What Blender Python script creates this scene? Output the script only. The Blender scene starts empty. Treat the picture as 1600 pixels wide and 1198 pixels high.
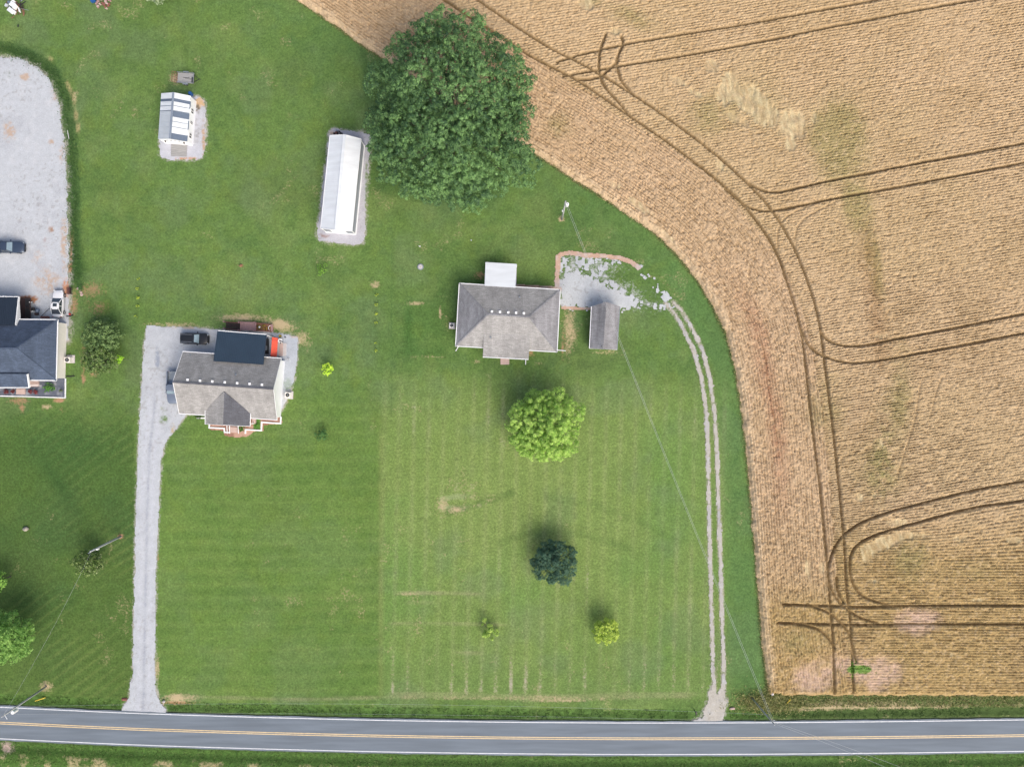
import bpy, math, random
import numpy as np
from mathutils import Vector, Matrix
random.seed(7)
R = math.radians
SC = bpy.context.scene
COL = SC.collection
H = 116.0            # drone height
F = 1066.7           # focal length in photo pixels (24 mm on 36 mm, 1600 px)

# ---------------------------------------------------------------- camera, light
cam = bpy.data.cameras.new('camera'); camo = bpy.data.objects.new('camera', cam); COL.objects.link(camo)
cam.lens = 24; cam.sensor_width = 36; cam.clip_start = 1; cam.clip_end = 3000
camo.location = (0, 0, H); camo.rotation_euler = (0, 0, 0); SC.camera = camo
SUN_EL, SUN_AZ = R(46), R(150)      # compass azimuth, clockwise from north (+y)
world = bpy.data.worlds.new('World'); SC.world = world; world.use_nodes = True
wn = world.node_tree.nodes; wl = world.node_tree.links
bg = wn['Background']; sky = wn.new('ShaderNodeTexSky'); sky.sky_type = 'NISHITA'; sky.sun_disc = False
sky.sun_elevation = SUN_EL; sky.sun_rotation = SUN_AZ; sky.dust_density = 6.0; sky.air_density = 1.0; sky.ozone_density = 0.6
wl.new(sky.outputs[0], bg.inputs[0]); bg.inputs[1].default_value = 0.148
sun = bpy.data.lights.new('sun', 'SUN'); suno = bpy.data.objects.new('sun', sun); COL.objects.link(suno)
sun.energy = 1.1; sun.angle = R(55); sun.color = (1.0, 0.995, 0.92)
suno.location = (0, 0, 200)
sd = Vector((math.sin(SUN_AZ) * math.cos(SUN_EL), math.cos(SUN_AZ) * math.cos(SUN_EL), math.sin(SUN_EL)))
suno.rotation_euler = sd.to_track_quat('Z', 'Y').to_euler()
SC.view_settings.view_transform = 'Standard'; SC.view_settings.look = 'None'
SC.view_settings.exposure = 0.52; SC.view_settings.gamma = 1.0
SC.view_settings.use_curve_mapping = False

# ---------------------------------------------------------------- helpers
def W(px, py, z=0.0):
    k = (H - z) / F
    return Vector(((px - 800) * k, (599 - py) * k, z))
ALB = 1.35
def c8(r, g, b, k=ALB):
    f = lambda v: (v / 255 / 12.92) if v <= 10 else ((v / 255 + .055) / 1.055) ** 2.4
    return (f(r) / k, f(g) / k, f(b) / k)

_tab = np.random.RandomState(3).rand(256, 256)
def vn(x, y, s, seed=0):
    """smooth value noise, s = feature size"""
    u = np.asarray(x) / s + seed * 17.31; v = np.asarray(y) / s + seed * 9.77
    iu = np.floor(u).astype(int); iv = np.floor(v).astype(int); fu = u - iu; fv = v - iv
    fu = fu * fu * (3 - 2 * fu); fv = fv * fv * (3 - 2 * fv)
    a = _tab[iu & 255, iv & 255]; b = _tab[(iu + 1) & 255, iv & 255]
    c = _tab[iu & 255, (iv + 1) & 255]; d = _tab[(iu + 1) & 255, (iv + 1) & 255]
    return (a * (1 - fu) + b * fu) * (1 - fv) + (c * (1 - fu) + d * fu) * fv
def fbm(x, y, s, seed=0, o=4):
    r = 0; a = .5; t = 0
    for i in range(o):
        r = r + a * vn(x, y, s / 2 ** i, seed + i * 3); t += a; a *= .55
    return r / t
def sm(a, b, x):
    t = np.clip((x - a) / (b - a), 0, 1); return t * t * (3 - 2 * t)
def dseg(x, y, p, q):
    dx, dy = q[0] - p[0], q[1] - p[1]; l = dx * dx + dy * dy + 1e-9
    t = np.clip(((x - p[0]) * dx + (y - p[1]) * dy) / l, 0, 1)
    return np.hypot(x - p[0] - t * dx, y - p[1] - t * dy)
def dpoly(x, y, pts, closed=False):
    d = np.full(np.shape(x), 1e9)
    n = len(pts)
    for i in range(n if closed else n - 1):
        d = np.minimum(d, dseg(x, y, pts[i], pts[(i + 1) % n]))
    return d
def inpoly(x, y, pts):
    r = np.zeros(np.shape(x), bool); n = len(pts)
    for i in range(n):
        x0, y0 = pts[i]; x1, y1 = pts[(i + 1) % n]
        if y0 == y1: continue
        c = ((y0 > y) != (y1 > y)) & (x < (x1 - x0) * (y - y0) / (y1 - y0) + x0)
        r ^= c
    return r
def sdf(x, y, pts):            # positive inside
    d = dpoly(x, y, pts, True); return np.where(inpoly(x, y, pts), d, -d)
def ell(X, Y, cx, cy, rx, ry, a=0):
    c, s = math.cos(R(a)), math.sin(R(a)); u = (X - cx) * c + (Y - cy) * s; v = -(X - cx) * s + (Y - cy) * c
    return np.exp(-((u / rx) ** 2 + (v / ry) ** 2))

# ---------------------------------------------------------------- materials
MATS = {}
def newmat(name):
    m = bpy.data.materials.new(name); m.use_nodes = True; MATS[name] = m
    n = m.node_tree.nodes; b = n['Principled BSDF']; return m, n, m.node_tree.links, b
def rgba(c): return (c[0], c[1], c[2], 1)
def plain(name, c, rough=.6, metal=0, var=.08, scale=3.0, bump=0.0, spec=.5, streak=None):
    m, n, l, b = newmat(name)
    tc = n.new('ShaderNodeTexCoord'); no = n.new('ShaderNodeTexNoise'); no.inputs['Scale'].default_value = scale; no.inputs['Detail'].default_value = 5
    if streak:
        mp = n.new('ShaderNodeMapping'); mp.inputs['Scale'].default_value = streak; l.new(tc.outputs['Object'], mp.inputs[0]); l.new(mp.outputs[0], no.inputs[0])
    else: l.new(tc.outputs['Object'], no.inputs[0])
    mr = n.new('ShaderNodeMapRange'); mr.inputs[1].default_value = .3; mr.inputs[2].default_value = .7; mr.inputs[3].default_value = 1 - var; mr.inputs[4].default_value = 1 + var
    l.new(no.outputs[0], mr.inputs[0])
    mx = n.new('ShaderNodeVectorMath'); mx.operation = 'SCALE'; mx.inputs[0].default_value = c[:3]; l.new(mr.outputs[0], mx.inputs['Scale'])
    l.new(mx.outputs[0], b.inputs['Base Color'])
    b.inputs['Roughness'].default_value = rough; b.inputs['Metallic'].default_value = metal; b.inputs['Specular IOR Level'].default_value = spec
    if bump:
        bp = n.new('ShaderNodeBump'); bp.inputs['Strength'].default_value = bump; bp.inputs['Distance'].default_value = .02
        l.new(no.outputs[0], bp.inputs['Height']); l.new(bp.outputs[0], b.inputs['Normal'])
    return m
def attrmat(name, s1=5.0, v1=.25, s2=1.2, v2=.12, bump=.5, rough=.9, spec=.15, dist=.05, trans=0.0, stretch=None):
    """colour from the Col attribute times two noises"""
    m, n, l, b = newmat(name)
    at = n.new('ShaderNodeAttribute'); at.attribute_name = 'Col'
    tc = n.new('ShaderNodeTexCoord'); src = tc.outputs['Object']
    if stretch:
        mp = n.new('ShaderNodeMapping'); mp.inputs['Scale'].default_value = stretch; l.new(src, mp.inputs[0]); src = mp.outputs[0]
    cur = at.outputs['Color']; h = None
    for s, v, dt in ((s1, v1, 3), (s2, v2, 5), (s1 * 2.3, v1 * .8, 2)):
        if v == 0: continue
        no = n.new('ShaderNodeTexNoise'); no.inputs['Scale'].default_value = s; no.inputs['Detail'].default_value = dt; no.inputs['Roughness'].default_value = .6
        l.new(src, no.inputs[0])
        mr = n.new('ShaderNodeMapRange'); mr.clamp = False; mr.inputs[1].default_value = .3; mr.inputs[2].default_value = .7; mr.inputs[3].default_value = 1 - v; mr.inputs[4].default_value = 1 + v
        l.new(no.outputs[0], mr.inputs[0])
        mx = n.new('ShaderNodeVectorMath'); mx.operation = 'SCALE'; l.new(cur, mx.inputs[0]); l.new(mr.outputs[0], mx.inputs['Scale']); cur = mx.outputs[0]
        if h is None: h = no.outputs[0]
    l.new(cur, b.inputs['Base Color']); b.inputs['Roughness'].default_value = rough; b.inputs['Specular IOR Level'].default_value = spec
    if bump and h is not None:
        bp = n.new('ShaderNodeBump'); bp.inputs['Strength'].default_value = bump; bp.inputs['Distance'].default_value = dist
        l.new(h, bp.inputs['Height']); l.new(bp.outputs[0], b.inputs['Normal'])
    if trans:
        tr = n.new('ShaderNodeBsdfTranslucent'); l.new(cur, tr.inputs[0]); ms = n.new('ShaderNodeMixShader'); ms.inputs[0].default_value = trans
        l.new(b.outputs[0], ms.inputs[1]); l.new(tr.outputs[0], ms.inputs[2]); l.new(ms.outputs[0], n['Material Output'].inputs[0])
    return m
def shingle(name, c, var=.16, ang=0.0):
    """asphalt shingles: staggered tabs with uneven tone, granule speckle and rain streaks"""
    m, n, l, b = newmat(name)
    tc = n.new('ShaderNodeTexCoord'); mp = n.new('ShaderNodeMapping'); mp.inputs['Rotation'].default_value = (0, 0, ang)
    l.new(tc.outputs['Object'], mp.inputs[0])
    br = n.new('ShaderNodeTexBrick'); br.inputs['Scale'].default_value = 1; br.inputs['Brick Width'].default_value = .6; br.inputs['Row Height'].default_value = .19
    br.inputs['Mortar Size'].default_value = .012; br.inputs['Color1'].default_value = (.86, .86, .86, 1); br.inputs['Color2'].default_value = (1.1, 1.1, 1.1, 1); br.inputs['Mortar'].default_value = (.72, .72, .72, 1)
    l.new(mp.outputs[0], br.inputs[0])
    st = n.new('ShaderNodeMapping'); st.inputs['Scale'].default_value = (1, .15, 1); st.inputs['Rotation'].default_value = (0, 0, ang); l.new(tc.outputs['Object'], st.inputs[0])
    n1 = n.new('ShaderNodeTexNoise'); n1.inputs['Scale'].default_value = .9; n1.inputs['Detail'].default_value = 6; l.new(st.outputs[0], n1.inputs[0])
    n2 = n.new('ShaderNodeTexNoise'); n2.inputs['Scale'].default_value = 7; n2.inputs['Detail'].default_value = 4; l.new(tc.outputs['Object'], n2.inputs[0])
    cur = br.outputs['Color']
    for no, v in ((n1, var), (n2, .17)):
        mr = n.new('ShaderNodeMapRange'); mr.clamp = False; mr.inputs[1].default_value = .3; mr.inputs[2].default_value = .7; mr.inputs[3].default_value = 1 - v; mr.inputs[4].default_value = 1 + v
        l.new(no.outputs[0], mr.inputs[0]); mx = n.new('ShaderNodeVectorMath'); mx.operation = 'SCALE'; l.new(cur, mx.inputs[0]); l.new(mr.outputs[0], mx.inputs['Scale']); cur = mx.outputs[0]
    mu = n.new('ShaderNodeVectorMath'); mu.operation = 'MULTIPLY'; mu.inputs[1].default_value = c[:3]; l.new(cur, mu.inputs[0])
    l.new(mu.outputs[0], b.inputs['Base Color']); b.inputs['Roughness'].default_value = .9; b.inputs['Specular IOR Level'].default_value = .2
    bp = n.new('ShaderNodeBump'); bp.inputs['Strength'].default_value = .5; bp.inputs['Distance'].default_value = .01; l.new(br.outputs['Fac'], bp.inputs['Height']); bp.invert = True
    l.new(bp.outputs[0], b.inputs['Normal'])
    return m

M_lawn = attrmat('lawn', 2.6, .24, .8, .12, .6, dist=.06)
def add_dry(m):
    n = m.node_tree.nodes; l = m.node_tree.links; b = n['Principled BSDF']; cur = b.inputs['Base Color'].links[0].from_socket
    at = n.new('ShaderNodeAttribute'); at.attribute_name = 'Dry'; tc = n.new('ShaderNodeTexCoord')
    no = n.new('ShaderNodeTexNoise'); no.inputs['Scale'].default_value = 2.4; no.inputs['Detail'].default_value = 4; no.inputs['Roughness'].default_value = .75; l.new(tc.outputs['Object'], no.inputs[0])
    ad = n.new('ShaderNodeMath'); ad.operation = 'MULTIPLY_ADD'; ad.inputs[1].default_value = .62; l.new(at.outputs['Alpha'], ad.inputs[0]); l.new(no.outputs[0], ad.inputs[2])
    mr = n.new('ShaderNodeMapRange'); mr.inputs[1].default_value = .68; mr.inputs[2].default_value = .98; mr.inputs[3].default_value = 0; mr.inputs[4].default_value = .9; l.new(ad.outputs[0], mr.inputs[0])
    mx = n.new('ShaderNodeMix'); mx.data_type = 'RGBA'; l.new(mr.outputs[0], mx.inputs[0]); l.new(cur, mx.inputs[6]); l.new(at.outputs['Color'], mx.inputs[7]); l.new(mx.outputs[2], b.inputs['Base Color'])
add_dry(M_lawn)
M_wheat = attrmat('wheat', 4.2, .17, 1.1, .05, .35, dist=.05)
M_gravel = attrmat('gravel', 5.0, .10, 1.0, .07, .5, dist=.03)
M_leaf = attrmat('leaf', 2.0, .10, .6, .08, 0, rough=.55, spec=.3, trans=.25)
M_asphalt = plain('asphalt', c8(116, 127, 139), .85, var=.15, scale=1.0, bump=.3, streak=(.10, 1.3, 1))
M_linew = plain('white_road_paint', c8(228, 232, 238), .6, var=.12, scale=2)
M_liney = plain('yellow_road_paint', c8(226, 202, 158), .6, var=.14, scale=2)
M_bark = plain('bark', (.08, .075, .065), .9, var=.3, scale=6, bump=.6)
M_white = plain('white_siding', c8(240, 243, 248, 1.1), .55, var=.03, scale=1)
M_trim = plain('white_trim', c8(238, 240, 243, 1.15), .5, var=.03)
M_wmetal = plain('white_roof_metal', c8(236, 242, 248), .38, var=.07, scale=.9, streak=(.25, 1.6, 1))
M_cream = plain('cream_siding', c8(238, 234, 230, 1.15), .6, var=.04)
M_gmetal = plain('grey_sheet_metal', c8(150, 160, 170), .4, var=.06, metal=.2)
M_navy = plain('dark_blue_roof_metal', c8(52, 70, 88), .45, var=.08, scale=.6)
M_navy2 = plain('dark_charcoal_roof_metal', c8(40, 52, 68), .5, var=.08, scale=.6)
M_slate = plain('slate_blue_roof_metal', c8(108, 123, 144), .45, var=.06)
M_silver = plain('silver_roof_metal', c8(206, 214, 222), .4, var=.05, scale=.8)
M_shA = shingle('brown_grey_shingles', c8(170, 169, 168), ang=.05)
M_shB = shingle('taupe_shingles', c8(166, 165, 164), ang=.06)
M_shD = shingle('dark_grey_shingles', c8(104, 106, 114), ang=.06)  # darker grey tone for the east porch slope and the ridge cap
M_shW = shingle('weathered_speckled_shingles', c8(150, 151, 156), var=.22, ang=1.6)
M_shS = shingle('weathered_streaked_shingles', c8(150, 150, 154), var=.3, ang=.03)
M_shC = shingle('blue_grey_shingles', c8(84, 97, 118), ang=.02)
M_glass = plain('window_glass', (.03, .04, .05), .08, var=.05, spec=.8)
M_screen = plain('windshield_glass', c8(138, 160, 174), .08, var=.12, scale=2, spec=.9)  # sky reflection painted in as a pale blue base colour
M_tint = plain('tinted_glass', c8(58, 66, 78), .06, var=.1, spec=.9)
M_black = plain('black_plastic', (.02, .02, .022), .5, var=.1)
M_rubber = plain('tyre_rubber', (.025, .025, .027), .8, var=.1)
M_rim = plain('wheel_alloy', (.35, .36, .38), .35, metal=.7, var=.05)
M_conc = plain('concrete', c8(205, 200, 200), .8, var=.07, bump=.2)
M_concp = plain('pinkish_concrete', c8(205, 180, 172), .8, var=.08, bump=.2)
M_wood = plain('weathered_boards', c8(165, 165, 165), .8, var=.18, scale=3, streak=(.4, 4, 1))
M_dwood = plain('dark_brown_deck_boards', c8(62, 44, 44), .8, var=.2, scale=3)
M_rwood = plain('red_brown_timber', c8(140, 92, 80), .8, var=.2, scale=3)
M_pwood = plain('pink_brown_boards', c8(176, 140, 138), .8, var=.12, scale=3)
M_pole = plain('grey_pole_wood', c8(178, 182, 184), .8, var=.15, scale=2)
M_wire = plain('cable_aluminium', c8(190, 196, 198), .5, var=.1)
M_orange = plain('orange_canvas', c8(222, 84, 58), .7, var=.08)
M_blue = plain('blue_plastic', c8(40, 95, 165), .5, var=.08)
M_yellow = plain('yellow_plastic', c8(215, 190, 60), .5, var=.08)
M_red = plain('red_plastic', c8(225, 70, 70), .5, var=.08)
M_soil = plain('soil', c8(150, 110, 85), .95, var=.2, scale=4, bump=.5)
M_lens = plain('lamp_lens', c8(215, 222, 228), .15, var=.05)
M_tail = plain('tail_lamp_lens', (.25, .02, .02), .2, var=.05)
M_rock = plain('grey_rock', c8(170, 165, 152), .9, var=.2, scale=3, bump=.6)
P_black = plain('black_car_paint', (.012, .014, .018), .3, var=.03, spec=.45)
P_white = plain('white_car_paint', c8(238, 240, 245), .25, var=.02)
P_navy = plain('slate_blue_car_paint', c8(68, 82, 104), .3, metal=.3, var=.05)
P_silver = plain('silver_car_paint', c8(134, 146, 164), .3, metal=.3, var=.04)

# ---------------------------------------------------------------- object helpers
def wloc(o):
    v = Vector((0, 0, 0))
    while o is not None: v += o.location; o = o.parent
    return v
def setcol(me, cols):
    a = me.color_attributes.new('Col', 'FLOAT_COLOR', 'POINT')
    c = np.ones((len(me.vertices), 4), np.float32); c[:, :3] = cols; a.data.foreach_set('color', c.ravel())
def mesh_np(name, V, Q, mat, cols=None, k=4, smooth=False):
    me = bpy.data.meshes.new(name); V = np.ascontiguousarray(V, np.float32); Q = np.ascontiguousarray(Q, np.int32)
    me.vertices.add(len(V)); me.vertices.foreach_set('co', V.ravel())
    me.loops.add(Q.size); me.loops.foreach_set('vertex_index', Q.ravel())
    nq = len(Q); me.polygons.add(nq); me.polygons.foreach_set('loop_start', np.arange(nq, dtype=np.int32) * k)
    me.polygons.foreach_set('loop_total', np.full(nq, k, np.int32))
    if smooth: me.polygons.foreach_set('use_smooth', np.ones(nq, bool))
    me.update(calc_edges=True); me.materials.append(mat)
    if cols is not None: setcol(me, cols)
    return me
def link(name, me, parent=None, label=None, cat=None, group=None, kind=None):
    o = bpy.data.objects.new(name, me); COL.objects.link(o)
    if parent is not None: o.parent = parent
    if label: o['label'] = label
    if cat: o['category'] = cat
    if group: o['group'] = group
    if kind: o['kind'] = kind
    return o
def thing(name, label, cat, loc, rz=0.0, group=None):
    o = link(name, None, None, label, cat, group); o.location = loc; o.rotation_euler = (0, 0, rz); o.empty_display_size = .5
    return o
class MB:
    def __init__(s): s.v = []; s.f = []
    def add(s, vs, fs):
        b = len(s.v); s.v += [tuple(v) for v in vs]; s.f += [tuple(i + b for i in f) for f in fs]; return s
    def box(s, c, d, rz=0.0, tilt=None):
        cx, cy, cz = c; a, b, h = d[0] / 2, d[1] / 2, d[2] / 2; cs, sn = math.cos(rz), math.sin(rz); vs = []
        for z in (-h, h):
            for x, y in ((-a, -b), (a, -b), (a, b), (-a, b)): vs.append((cx + x * cs - y * sn, cy + x * sn + y * cs, cz + z))
        return s.add(vs, [(3, 2, 1, 0), (4, 5, 6, 7), (0, 1, 5, 4), (1, 2, 6, 5), (2, 3, 7, 6), (3, 0, 4, 7)])
    def slab(s, pts, t=.08):           # polygon (ccw from above), thickened downward
        n = len(pts); top = [Vector(p) for p in pts]; bot = [p - Vector((0, 0, t)) for p in top]
        return s.add(top + bot, [tuple(range(n)), tuple(range(2 * n - 1, n - 1, -1))] + [(i, n + i, n + (i + 1) % n, (i + 1) % n) for i in range(n)])
    def prism(s, pts, z0, z1):
        n = len(pts); return s.add([(p[0], p[1], z1) for p in pts] + [(p[0], p[1], z0) for p in pts], [tuple(range(n)), tuple(range(2 * n - 1, n - 1, -1))] + [(i, n + i, n + (i + 1) % n, (i + 1) % n) for i in range(n)])
    def bar(s, p, q, w=.1, h=.1):
        p, q = Vector(p), Vector(q); d = (q - p).normalized(); up = Vector((0, 0, 1)) if abs(d.z) < .95 else Vector((1, 0, 0))
        a = d.cross(up).normalized() * w / 2; b = a.cross(d).normalized() * h / 2
        vs = [e + x * a + y * b for e in (p, q) for x, y in ((-1, -1), (1, -1), (1, 1), (-1, 1))]
        return s.add(vs, [(0, 1, 2, 3), (7, 6, 5, 4), (4, 5, 1, 0), (5, 6, 2, 1), (6, 7, 3, 2), (7, 4, 0, 3)])
    def tube(s, pts, rad, n=8):
        pts = [Vector(p) for p in pts]; m = len(pts); b = len(s.v)
        if not hasattr(rad, '__len__'): rad = [rad] * m
        for i, p in enumerate(pts):
            d = (pts[min(i + 1, m - 1)] - pts[max(i - 1, 0)]).normalized(); up = Vector((0, 0, 1)) if abs(d.z) < .9 else Vector((1, 0, 0))
            a = d.cross(up).normalized(); c = a.cross(d).normalized()
            for j in range(n):
                t = 2 * math.pi * j / n; s.v.append(tuple(p + (a * math.cos(t) + c * math.sin(t)) * rad[i]))
        for i in range(m - 1):
            for j in range(n): s.f.append((b + i * n + j, b + i * n + (j + 1) % n, b + (i + 1) * n + (j + 1) % n, b + (i + 1) * n + j))
        s.f.append(tuple(b + j for j in range(n))[::-1]); s.f.append(tuple(b + (m - 1) * n + j for j in range(n)))
        return s
    def cyl(s, c, r, z0, z1, n=16): return s.tube([(c[0], c[1], z0), (c[0], c[1], z1)], r, n)
    def build(s, name, mat, parent=None, local=False, smooth=False, **k):
        off = Vector((0, 0, 0)) if (local or parent is None) else wloc(parent)
        me = bpy.data.meshes.new(name); me.from_pydata([(v[0] - off.x, v[1] - off.y, v[2] - off.z) for v in s.v], [], s.f); me.materials.append(mat)
        if smooth:
            for p in me.polygons: p.use_smooth = True
        me.update(); return link(name, me, parent, **k)
def blob(name, mat, c, r, parent=None, seed=0, sq=(1, 1, .6), **k):
    rs = np.random.RandomState(seed); vs = []; fs = []; n, m = 10, 6
    for i in range(m + 1):
        for j in range(n):
            t = math.pi * i / m; p = 2 * math.pi * j / n; q = r * (.8 + .4 * rs.rand())
            vs.append((c[0] + q * sq[0] * math.sin(t) * math.cos(p), c[1] + q * sq[1] * math.sin(t) * math.sin(p), c[2] + q * sq[2] * math.cos(t)))
    for i in range(m):
        for j in range(n): fs.append((i * n + j, (i + 1) * n + j, (i + 1) * n + (j + 1) % n, i * n + (j + 1) % n))
    b = MB(); b.add(vs, fs); return b.build(name, mat, parent, smooth=True, **k)

# ---------------------------------------------------------------- grids
def axis(lo, hi, step, far):
    a = list(np.arange(lo, hi + step / 2, step)); g = step; l, r = a[0], a[-1]; L = []; Rr = []
    while l > -far: g *= 1.45; l -= g; L.append(l)
    g = step
    while r < far: g *= 1.45; r += g; Rr.append(r)
    return np.array(L[::-1] + a + Rr)
def grid_mesh(name, xs, ys, z, col, mask, mat):
    ny, nx = len(ys), len(xs); XX, YY = np.meshgrid(xs, ys)
    idx = np.arange(ny * nx).reshape(ny, nx)
    q = np.stack([idx[:-1, :-1], idx[:-1, 1:], idx[1:, 1:], idx[1:, :-1]], -1).reshape(-1, 4)
    if mask is not None: q = q[mask.reshape(-1)]
    used, inv = np.unique(q, return_inverse=True); q = inv.reshape(-1, 4)
    V = np.stack([XX.ravel()[used], YY.ravel()[used], z.ravel()[used]], -1)
    return mesh_np(name, V, q, mat, col.reshape(-1, 3)[used], smooth=True)
def mixc(c, t, col):
    t = np.clip(t, 0, 1)[..., None]; return c * (1 - t) + np.array(col) * t
def P2(pts): return [tuple(W(x, y)[:2]) for x, y in pts]

# ---------------------------------------------------------------- layout polylines (photo pixels)
EDGE = [(150, -230), (300, -120), (465, 0), (520, 37), (565, 70), (612, 99), (700, 155), (770, 197), (830, 237), (865, 258), (900, 283), (930, 300), (960, 320), (1022, 363), (1060, 400), (1092, 440), (1115, 480), (1135, 522), (1148, 570), (1158, 630), (1166, 700), (1173, 780), (1180, 860), (1186, 940), (1191, 1000), (1197, 1050), (1201, 1085)]
FIELD = EDGE + [(1400, 1085), (1640, 1086), (1900, 1086), (5000, 1100), (5000, -5000), (-2500, -5000), (-2500, -2600)]
TRAM = [
 [(600, -62), (655, -25), (693, 2), (735, 30), (790, 65), (835, 94), (900, 127), (974, 177), (1053, 232), (1123, 286), (1162, 324), (1206, 385), (1232, 455), (1249, 514), (1257, 575), (1267, 667), (1280, 771), (1288, 855), (1293, 917), (1296, 960), (1300, 1010), (1302, 1082)],
 [(640, -70), (700, -28), (745, 2), (800, 40), (860, 78), (900, 98), (933, 116), (979, 144), (1044, 188), (1119, 245), (1171, 293), (1204, 330), (1237, 385), (1263, 450), (1278, 507), (1288, 583), (1300, 679), (1311, 788), (1317, 855), (1320, 917), (1325, 960), (1329, 1018), (1331, 1082)],
 [(870, 100), (900, 90), (987, 70), (1180, 38), (1381, 0), (1700, -60)],
 [(880, 122), (900, 118), (966, 106), (1119, 81), (1337, 37), (1534, 0), (1700, -32)],
 [(946, 57), (936, 87), (937, 122), (950, 145), (966, 162), (979, 179)],
 [(970, 60), (972, 72), (963, 96), (966, 118), (973, 133), (990, 152)],
 [(900, 127), (925, 126), (945, 116), (965, 98)],
 [(1162, 284), (1184, 297), (1211, 302), (1250, 294), (1294, 284), (1425, 258), (1600, 225), (1760, 195)],
 [(1132, 297), (1162, 321), (1180, 329), (1202, 331), (1250, 322), (1294, 313), (1425, 289), (1600, 255), (1760, 224)],
 [(1279, 517), (1287, 528), (1300, 536), (1325, 541), (1359, 538), (1392, 531), (1476, 515), (1600, 490), (1760, 460)],
 [(1250, 514), (1259, 536), (1270, 548), (1284, 556), (1317, 566), (1359, 565), (1434, 552), (1600, 520), (1760, 490)],
 [(1760, 718), (1600, 750), (1517, 765), (1434, 786), (1385, 799), (1345, 814), (1321, 830), (1306, 846), (1296, 868), (1292, 890), (1296, 917), (1309, 938), (1334, 959), (1367, 971)],
 [(1760, 750), (1600, 780), (1517, 792), (1434, 814), (1371, 832), (1342, 846), (1330, 858), (1325, 876), (1327, 900), (1334, 917), (1350, 932), (1385, 943)],
 [(1221, 942), (1280, 944), (1350, 946), (1450, 944), (1600, 944), (1760, 944)],
 [(1213, 971), (1300, 973), (1350, 974), (1450, 973), (1600, 973), (1760, 973)],
 [(1259, 942), (1288, 953), (1302, 962), (1316, 976), (1325, 990), (1330, 1010), (1336, 1032)],
 [(1238, 972), (1262, 976), (1280, 983), (1294, 997), (1302, 1010)],
 [(1304, 900), (1306, 920), (1316, 940)],
]
FAINT = [[(1213, 395), (1213, 365), (1222, 345), (1245, 330), (1280, 316)], [(1243, 400), (1240, 370), (1248, 350), (1265, 336), (1300, 318)],
         [(1400, 740), (1412, 700), (1425, 660), (1435, 600)], [(1450, 650), (1460, 610), (1468, 590)], [(1262, 860), (1261, 880), (1266, 895)]]
ROADC = [(-3000, 970), (-800, 1085), (-400, 1107), (0, 1128.7), (200, 1138), (400, 1144.4), (600, 1149.3), (800, 1152.2), (1000, 1153.4), (1200, 1152.8), (1400, 1151), (1600, 1148.3), (2000, 1143), (3000, 1125), (4600, 1100)]
rc = [W(*p) for p in ROADC]; RX = np.array([p.x for p in rc]); RY = np.array([p.y for p in rc])
def road_y(x):
    # smooth interpolation of the centre line
    xs = np.asarray(x, float); r = 0
    for o in (-6, -3, 0, 3, 6): r = r + np.interp(xs + o, RX, RY)
    return r / 5

TT1 = [(1040, 474), (1052, 487), (1066, 510), (1083, 545), (1096, 590), (1103, 640), (1106, 700), (1108, 800), (1110, 880), (1112, 960), (1114, 1040), (1116, 1078), (1110, 1098), (1104, 1112)]
TT2 = [(1052, 472), (1064, 484), (1080, 510), (1097, 545), (1109, 590), (1116, 640), (1120, 700), (1123, 800), (1126, 880), (1128, 960), (1131, 1040), (1130, 1080), (1128, 1100), (1124, 1116)]
LOT = [(-600, 60), (-100, 85), (-20, 92), (15, 91), (35, 94), (60, 108), (80, 131), (91, 165), (98, 210), (103, 270), (105, 330), (107, 400), (106, 450), (107, 500), (105, 530), (-100, 530), (-600, 530)]
DRIVE = [(229, 509), (260, 511), (300, 512), (345, 516), (410, 518), (450, 524), (465, 527), (463, 560), (459, 595), (452, 612), (440, 640), (330, 645), (292, 646), (284, 655), (272, 672), (258, 690), (251, 720), (247, 800), (243, 900), (242, 980), (241, 1030), (243, 1075), (248, 1096), (258, 1109), (258, 1118), (190, 1116), (191, 1107), (202, 1090), (208, 1050), (211, 900), (213, 800), (217, 700), (221, 620), (225, 560)]
BARNPAD = [(516, 206), (522, 201), (540, 206), (566, 207), (580, 215), (577, 240), (572, 300), (568, 378), (552, 381), (500, 375), (495, 366), (500, 340), (508, 270)]
CABPAD = [(251, 215), (251, 242), (260, 248), (306, 249), (317, 242), (321, 228), (321, 185), (318, 158), (311, 153), (300, 150)]
APRON = [(1113, 1072), (1121, 1086), (1130, 1072), (1134, 1095), (1129, 1124), (1132, 1129), (1080, 1129), (1096, 1122), (1106, 1100)]

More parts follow.
